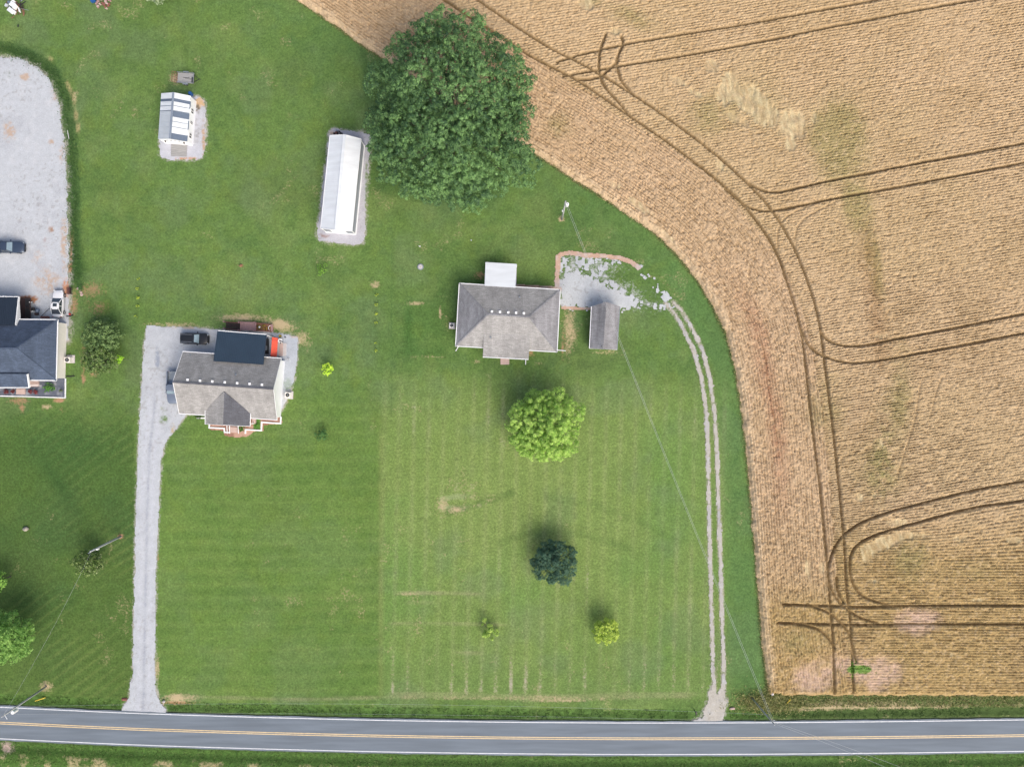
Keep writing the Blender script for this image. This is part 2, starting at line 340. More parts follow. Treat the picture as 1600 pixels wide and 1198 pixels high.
def ground_color(x, y):
    k = F / H; X = x * k + 800; Y = 599 - y * k
    n0 = fbm(x, y, 22, 1, 3); n1 = fbm(x, y, 7, 2, 4); n2 = fbm(x, y, 2.2, 3, 3); n3 = vn(x, y, .8, 4); n4 = fbm(x, y, 12, 9, 3)
    c = np.zeros(x.shape + (3,)) + np.array(c8(104, 133, 70))
    c = mixc(c, sm(.42, .68, n1) * .7, c8(104, 132, 68))
    c = mixc(c, sm(.5, .72, n4) * .35, c8(88, 118, 64))
    c = mixc(c, sm(.52, .7, 1 - n0) * .30, c8(76, 110, 58))
    c = mixc(c, sm(.5, .7, fbm(x, y, 1.3, 24, 3)) * .3, c8(78, 108, 56)); c = mixc(c, sm(.5, .75, fbm(x, y, 1.6, 13, 3)) * .3, c8(104, 132, 86)); c = mixc(c, sm(.55, .78, fbm(x, y, 3.1, 14, 3)) * .40, c8(112, 134, 60)); c = mixc(c, sm(.58, .8, fbm(x, y, 4.3, 15, 3)) * .35, c8(70, 104, 56))
    c = mixc(c, sm(.52, .75, fbm(x, y, 5.5, 18, 4)) * .34, c8(86, 112, 62)); c = mixc(c, sm(.5, .78, fbm(x, y, 4.8, 19, 4)) * .42, c8(128, 148, 86))
    c = mixc(c, sm(.55, .8, fbm(x, y, 9, 20, 4)) * .35, c8(96, 112, 70))
    c = mixc(c, ell(X, Y, 690, 640, 60, 40) * .3, c8(116, 138, 80)); c = mixc(c, ell(X, Y, 680, 480, 30, 110) * .35, c8(82, 110, 58)); c = mixc(c, ell(X, Y, 230, 560, 20, 90) * .3, c8(84, 112, 52))
    dry = np.zeros_like(x); dcol = np.zeros(x.shape + (3,)) + np.array(c8(196, 180, 140))
    # regional tones
    right = sm(588, 606, X + 10 * (n2 - .5)) * sm(560, 640, Y) * (1 - sm(1075, 1100, Y)) * (1 - sm(1130, 1150, X))
    c = mixc(c, right * .50, c8(128, 152, 84)); c = mixc(c, right * ell(X, Y, 790, 780, 240, 190) * .5, c8(142, 160, 92)); c = mixc(c, right * sm(.45, .75, n1) * .4, c8(134, 154, 90)); c = mixc(c, right * sm(.5, .75, n4) * .35, c8(100, 144, 72)); c = mixc(c, right * sm(1000, 1080, Y) * .3, c8(104, 132, 78))
    mid = sm(600, 640, Y) * sm(240, 250, X) * (1 - sm(590, 597, X)) * (1 - sm(1080, 1095, Y))
    c = mixc(c, sm(.5, .72, fbm(x, y, 6.5, 25, 4)) * .35, c8(110, 130, 94))
    c = mixc(c, mid * .4, c8(108, 138, 64))
    left = (1 - sm(205, 215, X)) * sm(600, 700, Y)
    c = mixc(c, left * .74, c8(76, 103, 48)); c = mixc(c, left * sm(.45, .7, n4) * .45, c8(64, 96, 54)); c = mixc(c, left * sm(930, 1060, Y) * .3, c8(100, 124, 62))
    top = (1 - sm(480, 620, Y)) * sm(120, 200, X)
    c = mixc(c, top * .15, c8(92, 122, 66))
    strip = sm(0, 1, sdf(x, y, P2([(1020, 420), (1060, 400), (1110, 470), (1150, 570), (1170, 780), (1200, 1100), (1134, 1100), (1130, 900), (1124, 700), (1110, 570), (1075, 490)])) )
    c = mixc(c, strip * .4, c8(90, 128, 74))
    # pasture green beside the wheat, top
    ed = dpoly(x, y, P2(EDGE)); c = mixc(c, (1 - sm(2, 9, ed)) * .25 * (1 - sm(1060, 1080, Y)), c8(90, 126, 72))
    # mowing stripes
    ph = (X + (Y - 900) * .026 - 617.7) / 23.1; fr = np.abs(ph - np.round(ph)) * 23.1
    line = (1 - sm(1.5, 4.8, fr + 1.2 * (n3 - .5))) * right * (.5 + .6 * sm(.35, .65, fbm(x, y, 8, 26, 3)))
    kk = vn(np.round(ph) * 7.3, y * .6, 5, 21); wv = sm(.3, .8, fbm(np.round(ph) * 3.1, y, 9, 30, 3))
    low = sm(1005, 1055, Y + 30 * (vn(np.round(ph) * 3.3, 0 * y, 1.0, 35) - .5)) * (1 - sm(1078, 1088, Y)) * 1.0
    spec = (np.exp(-((X - 908) / 16) ** 2) * sm(850, 900, Y) * (1 - sm(955, 965, Y)))
    wave = .5 + .5 * np.cos(ph * 2 * np.pi); c = mixc(c, right * (1 - wave) * .22, c8(98, 128, 62))
    c = mixc(c, line * np.clip(.10 + .30 * wv * kk, 0, .5) * (.5 + n3), c8(160, 164, 122))
    dry = np.maximum(dry, line * np.clip(.10 + .25 * wv * kk + .85 * low * sm(.1, .6, vn(np.round(ph) * 5.7, 0 * y, 1.0, 33)) * (.55 + .6 * vn(x, y, .9, 34)) + .5 * spec + .25 * (1 - sm(620, 700, Y)) * kk, 0, .8) * (.6 + .4 * n3)); dcol = mixc(dcol, line, c8(182, 176, 158))
    hl = np.zeros_like(X)
    for yy, x0, x1, s in ((928, 610, 760, .5), (975, 600, 800, .35), (943, 625, 690, .2), (1085, 600, 1100, .35), (1020, 700, 760, .4), (1090, 260, 1090, .4)):
        hl = hl + s * (1 - sm(1, 4, np.abs(Y - yy - 2 * np.sin(X / 60)))) * sm(x0, x0 + 20, X) * (1 - sm(x1 - 20, x1, X))
    c = mixc(c, hl * (.3 + n2), c8(165, 160, 125))
    ph2 = (Y + X * .012) / 21.0; s2 = .5 + .5 * np.sin(ph2 * 2 * np.pi + 2 * vn(x, y, 12, 5)); am = sm(.35, .65, fbm(x, y, 10, 16, 3)); c = mixc(c, mid * s2 * .26 * am, c8(74, 108, 48)); c = mixc(c, mid * (1 - sm(.0, .18, s2)) * .35 * n2 * (1 - am * .5), c8(128, 150, 84))
    ph3 = (Y + X * .72 + 8 * vn(x, y, 9, 6)) / 17.5; s3 = .5 + .5 * np.sin(ph3 * 2 * np.pi); m3 = left * sm(.3, .65, fbm(x, y, 9, 17, 3)) * (.4 + .8 * n2)
    c = mixc(c, m3 * sm(.80, 1, s3) * .42, c8(122, 138, 78)); c = mixc(c, m3 * (1 - sm(0, .4, s3)) * .25, c8(60, 88, 42))
    c = mixc(c, left * ell(X, Y, 110, 690, 90, 70) * .5, c8(60, 96, 52)); c = mixc(c, left * ell(X, Y, 95, 760, 12, 60, -35) * .5, c8(50, 84, 44))
    # property line
    c = mixc(c, .6 * (1 - sm(1, 7, np.abs(X - 597 + 3 * n1))) * sm(640, 700, Y) * (1 - sm(1085, 1090, Y)) * (.25 + .4 * n2), c8(140, 148, 90))
    c = mixc(c, (1 - sm(1, 4, np.abs(X - 612))) * sm(330, 380, Y) * (1 - sm(640, 650, Y)) * .25, c8(66, 98, 54))
    # mower tramlines near the septic field
    for pl, s in (([(690, 792), (720, 795), (748, 789)], .3), ([(690, 780), (715, 775), (740, 778)], .25)):
        c = mixc(c, (1 - sm(2, 6, dpoly(X, Y, pl))) * s * sm(.35, .6, n2), c8(176, 178, 150))
    for pl, s in (([(700, 800), (760, 783), (800, 770)], .4), ([(780, 848), (830, 832), (880, 828), (930, 840), (985, 858)], .28), ([(860, 775), (930, 790), (1000, 815), (1050, 840)], .2)):
        c = mixc(c, (1 - sm(3, 8, dpoly(X, Y, pl))) * s * (.4 + n2), c8(74, 104, 52))
    # dark uncut grass bank beside the west gravel lot
    bk = 1 - sm(7, 13, dpoly(X, Y, [(-40, 72), (10, 74), (50, 88), (84, 112), (104, 160), (113, 230), (117, 300), (117, 370), (118, 440)]) + 3 * n2)
    c = mixc(c, bk * (.25 + .5 * n1), c8(64, 102, 56))
    c = mixc(c, ell(X, Y, 124, 422, 12, 26) * .7, c8(58, 92, 46))
    c = mixc(c, (1 - sm(1.5, 4, dpoly(X, Y, [(60, 72), (95, 110), (114, 150), (122, 200), (124, 240)]))) * sm(.4, .62, n2) * .8, c8(180, 165, 120))
    # worn soil and dry patches
    for cx, cy, rx, ry, a, s, t in ((110, 400, 4, 38, 3, 1.2, 0), (140, 455, 22, 14, 0, .72, 0), (150, 480, 20, 16, 30, .55, 0), (114, 470, 8, 22, 0, .9, 0), (130, 560, 5, 40, 0, .6, 0), (30, 626, 14, 5, 0, 1, 0), (92, 625, 9, 3, 0, 1.2, 0),
                                    (73, 635, 7, 4, 0, 1.6, 1), (34, 637, 4, 7, -20, 1, 0), (130, 590, 3, 9, 0, 1.4, 0), (147, 584, 7, 4, 0, 1.4, 0), (168, 160, 40, 20, 0, .25, 1), (118, 150, 4, 14, 20, .8, 1),
                                    (380, 496, 40, 6, 0, 1.1, 1), (440, 508, 30, 9, 10, 1.1, 1), (470, 530, 14, 14, 20, .9, 1), (482, 540, 8, 12, 0, .7, 1), (270, 508, 40, 5, 0, .8, 1), (586, 445, 9, 6, 0, .9, 1), (648, 474, 16, 3, 0, 1.1, 1), (688, 490, 2, 10, 0, 1.2, 1), (668, 558, 30, 2.5, 0, .7, 1), (484, 535, 8, 8, 0, .6, 1),
                                    (890, 520, 11, 36, 0, .9, 1), (880, 530, 3, 30, 2, .8, 0), (745, 565, 6, 3, 0, .8, 1), (830, 552, 5, 5, 0, .8, 0), (843, 568, 8, 3, 0, .6, 1), (944, 550, 20, 4, 0, .7, 1), (749, 430, 8, 6, 0, .9, 0), (274, 124, 8, 8, 0, 1.6, 1), (72, 1072, 9, 7, 0, 1.2, 1), (280, 1090, 24, 6, 0, 1.4, 1), (275, 1098, 28, 3, 0, 1.2, 0),
                                    (246, 870, 2.5, 10, 0, .9, 0), (246, 1045, 3, 18, 0, 1, 1), (10, 1167, 10, 9, 0, 1.8, 3), (877, 342, 4, 4, 0, 1.6, 1), (188, 838, 4, 4, 0, 1.4, 0), (1185, 1098, 30, 8, 10, .8, 0), (1215, 1085, 20, 8, 0, .6, 1), (1330, 1102, 130, 7, -1, .9, 1), (1260, 1108, 60, 4, -2, .9, 1), (1290, 1096, 50, 4, -6, .6, 1), (690, 788, 10, 12, 0, .75, 1), (715, 796, 14, 5, -8, .8, 1), (742, 776, 9, 7, 0, .65, 1), (745, 790, 10, 4, -10, .6, 1), (640, 928, 24, 3, 0, .6, 1), (800, 1090, 200, 3, 0, .7, 1), (880, 1094, 60, 3, 0, .8, 1), (40, 828, 3, 3, 0, .4, 1), (376, 415, 5, 4, 0, .9, 0), (95, 640, 5, 5, 0, .4, 0), (455, 620, 5, 10, 10, .8, 0), (100, 8, 14, 6, 0, .6, 1), (173, 42, 6, 4, 0, .5, 1), (28, 196, 3, 3, 0, .6, 1)):
        m = ell(X, Y, cx, cy, rx * 1.2, ry * 1.2, a); v = m * min(s, 1.3) * (.30 + .85 * n2); w = np.clip(m * 3, 0, 1) * (v > dry); dry = np.maximum(dry, v); dcol = mixc(dcol, w, [c8(184, 142, 114), c8(200, 180, 145), 0, c8(188, 166, 160)][t])
    # stray dry tufts everywhere
    dry = np.maximum(dry, .33 * sm(.55, .8, fbm(x, y, 2.5, 40, 3)) * sm(.4, .65, fbm(x, y, 11, 41, 2)))
    # grass vegetable-bed rectangle
    g = sm(-1, .6, sdf(x, y, P2([(634, 478), (690, 478), (690, 556), (632, 556)]))) * .5
    c = mixc(c, g * .6, c8(84, 122, 58)); c = mixc(c, ell(X, Y, 638, 510, 7, 34) * .6, c8(56, 94, 44)); c = mixc(c, ell(X, Y, 660, 550, 40, 9) * .4, c8(60, 100, 50))
    # rough verges
    ry = road_y(x); dn = (y - ry) * k; north = sm(26, 28, dn) * (1 - sm(44, 47, dn + 1.5 * n2)); south = sm(26, 27, -dn)
    c = mixc(c, north * .7, c8(78, 112, 52)); c = mixc(c, north * sm(.5, .7, n2) * .4, c8(92, 126, 60))
    nr = sm(1195, 1210, X) * sm(26, 28, dn) * (1 - sm(62, 66, dn)); c = mixc(c, nr * .6, c8(106, 122, 70)); c = mixc(c, nr * (1 - sm(3, 9, np.abs(dn - 38))) * .7, c8(62, 84, 42))
    dry = np.maximum(dry, nr * (1 - sm(2, 6, np.abs(dn - 46))) * sm(.25, .6, n2) * .75)
    c = mixc(c, south * .8, c8(80, 116, 52)); c = mixc(c, south * (1 - sm(3, 7, np.abs(-dn - 41))) * .7, c8(56, 86, 38)); dry = np.maximum(dry, south * sm(44, 52, -dn) * sm(.3, .65, n2) * .7)
    c = mixc(c, (1 - sm(25, 30, np.abs(dn))) * (.5 + .5 * n2), c8(120, 116, 104))
    c = mixc(c, sm(.0, 1, sdf(x, y, P2([(555, 55), (700, 150), (840, 240), (770, 330), (640, 320), (580, 300)]))) * .35, c8(58, 90, 48))  # shade beneath the oak crown painted into the grass colour
    for pl, dd_ in ((LOT, 2.2), (DRIVE, 1.0), (BARNPAD, 1.2), (CABPAD, 1.2), (APRON, 1.3)):
        pp = P2(pl); e = sdf(x, y, pp); v = np.where(e < .3, .62 * (1 - sm(0, .8 * dd_, -e)) * (.5 + n3), 0); v = np.where(np.abs(e) > 4, 0, v); w = 1.0 * (v > dry); dry = np.maximum(dry, v); dcol = mixc(dcol, w, c8(190, 186, 180))
    e = np.minimum(dpoly(X, Y, TT1), dpoly(X, Y, TT2)); v = .8 * (1 - sm(2, 6.5, e)) * (.5 + .6 * n2); w = 1.0 * (v > dry); dry = np.maximum(dry, v); dcol = mixc(dcol, w, c8(186, 180, 166))
    e = sdf(x, y, P2([(872, 400), (900, 396), (960, 402), (985, 425), (1000, 455), (1050, 474), (1052, 486), (990, 484), (930, 482), (874, 478)])); v = .52 * sm(-2, 2, e) * (.4 + n3) * (1 - .6 * ell(X, Y, 985, 430, 40, 16)); w = 1.0 * (v > dry); dry = np.maximum(dry, v); dcol = mixc(dcol, w, c8(196, 198, 200))
    ground_color.dry = (dry, dcol)
    # bare ground under the crop
    c = mixc(c, sm(-.1, .1, sdf(x, y, P2(FIELD))), c8(186, 156, 128))
    return c
def ditch(x, y):
    k = F / H; dn = (y - road_y(x)) * k; X = x * k + 800
    g = np.exp(-((dn - 37) / 6.5) ** 2) * .25 * np.clip(1 - np.exp(-((X - 225) / 45) ** 4) - np.exp(-((X - 1115) / 40) ** 4), 0, 1)
    return g + np.exp(-((-dn - 42) / 6.5) ** 2) * .28

# ---------------------------------------------------------------- ground sheet
gx = axis(-100, 100, .33, 1400); gy = axis(-74, 78, .33, 1400)
GX, GY = np.meshgrid(gx, gy)
gz = -.012 - .05 * fbm(GX, GY, .9, 60, 2) - ditch(GX, GY)
near = (np.abs(GX) < 130) & (np.abs(GY) < 110); gz = np.where(near, gz, -.05 - ditch(GX, GY))
gz = gz - .10 * (1 - sm(2.9, 3.3, np.abs(GY - road_y(GX))))
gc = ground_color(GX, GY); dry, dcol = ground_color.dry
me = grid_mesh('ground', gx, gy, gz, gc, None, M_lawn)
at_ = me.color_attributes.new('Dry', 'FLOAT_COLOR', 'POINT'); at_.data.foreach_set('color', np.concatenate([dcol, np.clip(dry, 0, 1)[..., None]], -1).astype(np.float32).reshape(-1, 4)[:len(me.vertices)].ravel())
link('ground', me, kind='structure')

# ---------------------------------------------------------------- wheat field
def grid_dist(xs, ys, lines, rad):
    D = np.full((len(ys), len(xs)), 1e3, np.float32)
    for pl in lines:
        pts = P2(pl)
        # subdivide with Catmull-Rom for smooth bends
        sp = []
        for i in range(len(pts) - 1):
            p0 = pts[max(i - 1, 0)]; p1 = pts[i]; p2 = pts[i + 1]; p3 = pts[min(i + 2, len(pts) - 1)]
            for t in (0, .34, .67):
                sp.append(tuple(.5 * (2 * p1[a] + (p2[a] - p0[a]) * t + (2 * p0[a] - 5 * p1[a] + 4 * p2[a] - p3[a]) * t * t + (3 * p1[a] - p0[a] - 3 * p2[a] + p3[a]) * t ** 3) for a in (0, 1)))
        sp.append(pts[-1])
        for p, q in zip(sp[:-1], sp[1:]):
            i0, i1 = np.searchsorted(xs, (min(p[0], q[0]) - rad, max(p[0], q[0]) + rad)); j0, j1 = np.searchsorted(ys, (min(p[1], q[1]) - rad, max(p[1], q[1]) + rad))
            if i0 >= i1 or j0 >= j1: continue
            A, B = np.meshgrid(xs[i0:i1], ys[j0:j1]); D[j0:j1, i0:i1] = np.minimum(D[j0:j1, i0:i1], dseg(A, B, p, q))
    return D
wx = axis(-40, 89, .135, 1300); wy = axis(-53.5, 67, .135, 1300)
X0, Y0 = np.meshgrid(wx, wy)
k = F / H; PX = X0 * k + 800; PY = 599 - Y0 * k
fs = sdf(X0, Y0, P2(FIELD)); ed = dpoly(X0, Y0, P2(EDGE))
jit = .7 * (fbm(X0, Y0, 1.1, 70, 3) - .5)
fsj = fs + jit
wa = .17 * (1 - sm(760, 900, PY))
ph_in = (PY + wa * (PX - 1400) + 2.0 * vn(X0, Y0, 14, 71)) / 4.1
ph_hd = ed / .45 + .4 * vn(X0, Y0, 9, 72)
hd = 1 - sm(13.2, 13.9, ed + .8 * vn(X0, Y0, 3, 73)); ph = np.where(hd > .5, ph_hd, ph_in)
row = .5 + .5 * np.cos(ph * 2 * np.pi)
rid = np.round(ph + .5); along = np.where(hd > .5, X0 * .5 - Y0, X0); dash = vn(along + rid * 37.7, rid * 5.3, .75, 92); dash2 = vn(along + rid * 17.7, rid * 3.3, 2.6, 93)
gapn = fbm(X0, Y0, 1.1, 74, 3); fine = vn(X0, Y0, .22, 75); med = vn(X0, Y0, .42, 76); big = fbm(X0, Y0, 16, 77, 3)
rowvis = np.clip(.75 + .25 * hd + .4 * sm(.3, .7, fbm(X0, Y0, 13, 78, 2)) * (1 + .5 * sm(1250, 1400, PX)), 0, 1.4)
# lodged wheat
lodge = np.zeros_like(X0)
for cx, cy, rx, ry, a, s in ((1112, 108, 15, 12, 20, .9), (1140, 128, 20, 12, 30, 1), (1172, 160, 34, 19, 30, 1.7), (1192, 180, 24, 17, 30, 1.6), (1130, 150, 16, 26, -20, 1.0), (1152, 190, 30, 10, 30, .8), (1235, 198, 24, 22, 50, 1.3), (1232, 225, 10, 14, 0, 1.2), (1058, 128, 20, 7, 30, .8), (1085, 148, 16, 7, 25, .7), (1270, 190, 10, 16, 0, .7),
                           (1375, 848, 40, 11, -22, 1.3), (1355, 868, 14, 10, -30, 1), (1405, 835, 22, 7, 0, 1.2), (1400, 815, 20, 8, 0, .9), (1440, 835, 14, 5, 0, .7), (1498, 840, 14, 7, 0, .9), (1580, 842, 18, 6, 0, .9), (915, 8, 14, 10, 30, 1.1), (960, 52, 14, 7, 0, .9), (1340, 775, 8, 7, 0, .9), (1365, 772, 10, 3, 0, .8), (1260, 885, 6, 18, 0, .8), (1282, 885, 5, 12, 0, .9), (1375, 525, 14, 7, 0, .6), (1374, 690, 5, 10, 0, .8), (1360, 906, 14, 5, 0, .8), (1525, 935, 16, 3, 0, .8), (1130, 262, 20, 10, 35, .8), (960, 290, 18, 8, 30, .8), (1000, 325, 30, 7, 35, .9), (1040, 370, 20, 6, 40, .8), (1300, 1030, 0.1, .1, 0, 0), (1560, 1010, 5, 4, 0, .8), (1484, 1020, 4, 4, 0, .8)):
    lodge = np.maximum(lodge, s * ell(PX, PY, cx, cy, rx, ry, a))
lodge = sm(.30, .62, lodge * (.05 + .9 * fbm(X0, Y0, 1.8, 79, 3) + .85 * fbm(X0, Y0 * .5, .6, 84, 2)))
ux = X0 + 1.6 * fbm(X0, Y0, 3, 80, 2) + .25 * Y0; uy = Y0 + 1.2 * fbm(X0, Y0, 2.5, 85, 2); sw = 2 * fbm(ux, uy * .22, .34, 86, 2) - 1; sw2 = fbm(ux, uy * .25, .45, 81, 2)
bare = np.maximum.reduce([1.2 * ell(PX, PY, 1432, 968, 42, 26), 1.3 * ell(PX, PY, 1370, 1050, 46, 34), 1.1 * ell(PX, PY, 1270, 1050, 50, 34), .8 * ell(PX, PY, 1320, 1035, 70, 30), .55 * ell(PX, PY, 1170, 640, 9, 120, 2)])
bare = sm(.35, 1.0, bare * (.2 + .9 * fbm(X0, Y0, 3.0, 82, 3) + .6 * fbm(X0, Y0, .8, 97, 2)))
tram = grid_dist(wx, wy, TRAM, .8); tr = (1 - sm(.08, .30, tram + .16 * (med - .5))) * (.88 + .12 * sm(.2, .6, gapn)); fa = grid_dist(wx, wy, FAINT, .6); ft = (1 - sm(.08, .25, fa)) * .5
htop = .80 + .05 * (big - .5)
gap = (1 - sm(.0, .5, row)) * rowvis * sm(.25, .85, .5 * dash + .35 * dash2 + .15)
wz = htop - .31 * gap - .05 * fbm(X0, Y0, 5, 96, 3) - .15 * sm(.5, .9, fine) * (1 - .5 * bare) - .10 * sm(.62, .85, med) - .12 * sm(.6, .85, vn(along * .8 + rid * 11.3, rid * 7.1, .5, 95)) * (1 - sm(.0, .7, row))
wz = np.where(lodge > 0, wz * (1 - lodge) + lodge * (.42 + .22 * sw + .16 * fbm(X0, Y0, 1.5, 87, 2)), wz)
wz = wz * (1 - .35 * bare)
wz = wz * (1 - tr) + .12 * tr; wz = wz * (1 - ft) + .35 * ft
wz = wz * sm(-.05, .8, fsj) ** .7 + .015
farm = (np.abs(X0) > 100) | (Y0 > 80); wz = np.where(farm & (fs > 2), .7, wz)
C = np.zeros(X0.shape + (3,)) + np.array(c8(198, 172, 136))
C = mixc(C, sm(.4, .7, big) * .6, c8(192, 168, 128))
C = mixc(C, sm(780, 900, PY) * .75 * (1 - .5 * hd * (1 - sm(900, 960, PY))), c8(174, 148, 94))
C = mixc(C, sm(.45, .75, fbm(X0, Y0, 7, 99, 4)) * .35, c8(176, 150, 110))
C = mixc(C, hd * (1 - sm(880, 960, PY)) * .45, c8(204, 174, 144))
gr = np.maximum.reduce([1.7 * ell(PX, PY, 1308, 225, 44, 66, 0), 1.3 * ell(PX, PY, 1335, 320, 24, 60, -15), 1.1 * ell(PX, PY, 1362, 410, 14, 70, -10), .9 * ell(PX, PY, 1400, 620, 25, 90, 5), .8 * ell(PX, PY, 1370, 740, 50, 50, 0), .9 * ell(PX, PY, 1420, 870, 40, 40, 0), 1.0 * ell(PX, PY, 985, 30, 45, 18, 20), .8 * ell(PX, PY, 925, 5, 20, 12, 0), .8 * ell(PX, PY, 1110, 180, 50, 40, 0), .5 * ell(PX, PY, 1500, 890, 80, 30), .8 * ell(PX, PY, 1250, 1000, 50, 25), .6 * ell(PX, PY, 1330, 1100, 300, 20), .7 * ell(PX, PY, 870, 200, 30, 30), .7 * ell(PX, PY, 1290, 640, 40, 60)])
C = mixc(C, sm(.15, 1.1, gr * (.2 + .8 * gapn + .8 * fbm(X0, Y0, 4, 98, 3))) * .72, c8(152, 142, 94))
C = mixc(C, np.exp(-((PX - 1362 - (PY - 460) * .12) / 14) ** 2) * sm(330, 400, PY) * (1 - sm(520, 600, PY)) * .5, c8(150, 116, 80))
C = mixc(C, ell(PX, PY, 1375, 715, 18, 60) * sm(.4, .6, gapn) * .4, c8(120, 128, 70))
C = mixc(C, np.clip(1.2 * ell(PX, PY, 1180, 165, 60, 34, 30) * gapn, 0, 1) * .6, c8(168, 156, 112))
C = mixc(C, lodge * (.15 + .6 * sm(.3, .8, sw2)), c8(214, 200, 160))
C = mixc(C, (1 - sm(.2, 2.6, np.abs(ed - 4.2 - 1.2 * vn(X0, Y0, 9, 101)))) * sm(400, 520, PY) * (1 - sm(700, 860, PY)) * .45 * (.4 + gapn), c8(176, 126, 100))
C = mixc(C, (1 - sm(.1, .5, np.abs(ed - 13.5))) * .3, c8(150, 124, 88))
C = mixc(C, bare * .8 * (.5 + .5 * fine), c8(212, 182, 168))
C = mixc(C, sm(.75, 1.0, 1.25 * ell(PX, PY, 1340, 1043, 26, 11) * (.6 + .9 * gapn)) * .9, c8(100, 150, 58))
edgep = (1 - sm(.8, 2.2, ed + .6 * med)) * (1 - sm(1060, 1080, PY)); C = mixc(C, edgep * .6, c8(222, 198, 164))
C = mixc(C, (1 - sm(0, .35, np.abs(ed - 4.6 - .5 * vn(X0, Y0, 6, 90)))) * sm(.3, .6, gapn) * sm(480, 560, PY) * (1 - sm(640, 760, PY)) * .8, c8(140, 98, 72))
C = mixc(C, gap * .26, c8(142, 118, 82)); C = mixc(C, sm(.65, .9, med) * .3, c8(158, 130, 90))  # shade between the rows is darkened into the crop colour
C = mixc(C, sm(.62, .9, vn(X0, Y0, .3, 91)) * .3, c8(232, 206, 168))
C = mixc(C, np.clip(tr * .85, 0, 1), c8(124, 103, 70)); C = mixc(C, ft * .5, c8(140, 116, 80))
m = (fsj[:-1, :-1] > 0) | (fsj[1:, 1:] > 0) | (fsj[:-1, 1:] > 0) | (fsj[1:, :-1] > 0)
me = grid_mesh('wheat_field', wx, wy, wz, C, m, M_wheat)
link('wheat_field', me, kind='stuff', label='ripe tan wheat crop in rows with tramlines and lodged patches')
del X0, Y0, PX, PY, C, fs, ed

# ---------------------------------------------------------------- gravel and drive sheets
def sheet(name, bounds, maskf, colf, z=.02, step=.14, mat=None, **kw):
    (x0, y0), (x1, y1) = bounds; a = W(x0, y0); b = W(x1, y1)
    xs = np.arange(a.x, b.x, step); ys = np.arange(b.y, a.y, step); A, B = np.meshgrid(xs, ys); k = F / H; X = A * k + 800; Y = 599 - B * k
    mk = maskf(A, B, X, Y); m = (mk[:-1, :-1] + mk[1:, 1:] + mk[1:, :-1] + mk[:-1, 1:]) > 0
    zz = z + .012 * vn(A, B, .5, 50)
    me = grid_mesh(name, xs, ys, zz, colf(A, B, X, Y), m, mat or M_gravel); return link(name, me, **kw)
def gcol(base=(194, 199, 206), spots=()):
    def f(A, B, X, Y):
        c = np.zeros(A.shape + (3,)) + np.array(c8(*base)); n = fbm(A, B, 3.5, 51, 4); n2 = fbm(A, B, .8, 52, 2); n3_ = vn(A, B, .3, 63)
        c = mixc(c, sm(.5, .75, n) * .5, c8(178, 182, 190)); c = mixc(c, sm(.55, .8, n2) * .25, c8(214, 216, 220))
        c = mixc(c, sm(.74, .84, vn(A, B, .35, 53)) * sm(.48, .6, fbm(A, B, 6, 54, 2)) * .3, c8(140, 134, 124))
        for cx, cy, rx, ry, s, col in spots:
            c = mixc(c, sm(.3, .95, s * ell(X, Y, cx, cy, rx, ry) * (.05 + .8 * n2 + .9 * n3_)), c8(*col))
        return c
    return f
RUST = (194, 174, 158)
edge = lambda A, B, pts, a=.45, s=.7: sdf(A, B, P2(pts)) + a * (fbm(A, B, s, 55, 3) - .5) * 2
lotc = gcol(spots=[(40, 120, 9, 6, 1.4, RUST), (15, 205, 12, 20, 1.0, RUST), (80, 222, 6, 5, 1.2, RUST), (88, 150, 14, 30, .6, RUST), (96, 240, 6, 20, .8, RUST), (80, 358, 6, 6, 1.1, (170, 140, 120)), (100, 380, 7, 60, .9, RUST), (75, 440, 30, 30, .75, RUST), (104, 450, 7, 16, 1.3, (205, 150, 118)), (40, 468, 24, 7, 1.3, (176, 128, 96)), (60, 405, 20, 30, .5, RUST), (15, 115, 20, 12, .5, (120, 130, 110)), (70, 380, 30, 20, .45, (170, 150, 150))])
sheet('gravel_lot', ((-420, 70), (130, 535)), lambda A, B, X, Y: edge(A, B, LOT) > 0, lotc, kind='structure')
def drvc(A, B, X, Y):
    c = gcol(spots=[(255, 640, 8, 14, .6, (150, 160, 130)), (256, 655, 9, 8, 1.0, (110, 135, 85)), (448, 600, 12, 12, 1.0, (150, 165, 135)), (246, 560, 5, 22, .9, (160, 168, 182)), (300, 512, 50, 3, .8, (200, 180, 160)), (460, 525, 10, 4, 1.1, (210, 180, 155)), (270, 670, 6, 12, .8, (190, 175, 150))])(A, B, X, Y)
    cl = np.interp(Y, [500, 640, 700, 800, 1000, 1110], [245, 241, 234, 230, 226, 224]); d = np.abs(X - cl)
    w = (np.exp(-((d - 8) / 3) ** 2)) * sm(560, 640, Y); c = mixc(c, w * .3, c8(204, 208, 220)); c = mixc(c, np.exp(-(d / 2.5) ** 2) * sm(600, 640, Y) * .45 * (.5 + vn(A, B, .8, 57)), c8(160, 166, 180))
    slab = sm(424, 426, X) * sm(519, 522, Y) * (1 - sm(600, 612, Y)); return mixc(c, slab * .5, c8(176, 186, 200))
sheet('gravel_driveway', ((180, 500), (475, 1125)), lambda A, B, X, Y: edge(A, B, DRIVE, .22, .8) > 0, drvc, kind='structure')
sheet('gravel_pad', ((488, 195), (590, 388)), lambda A, B, X, Y: edge(A, B, BARNPAD, .3, .6) > 0, gcol((190, 190, 200), [(573, 300, 4, 60, .9, (120, 140, 100)), (505, 368, 20, 6, .6, (150, 120, 110)), (518, 207, 9, 6, .8, (190, 170, 150))]), kind='structure')
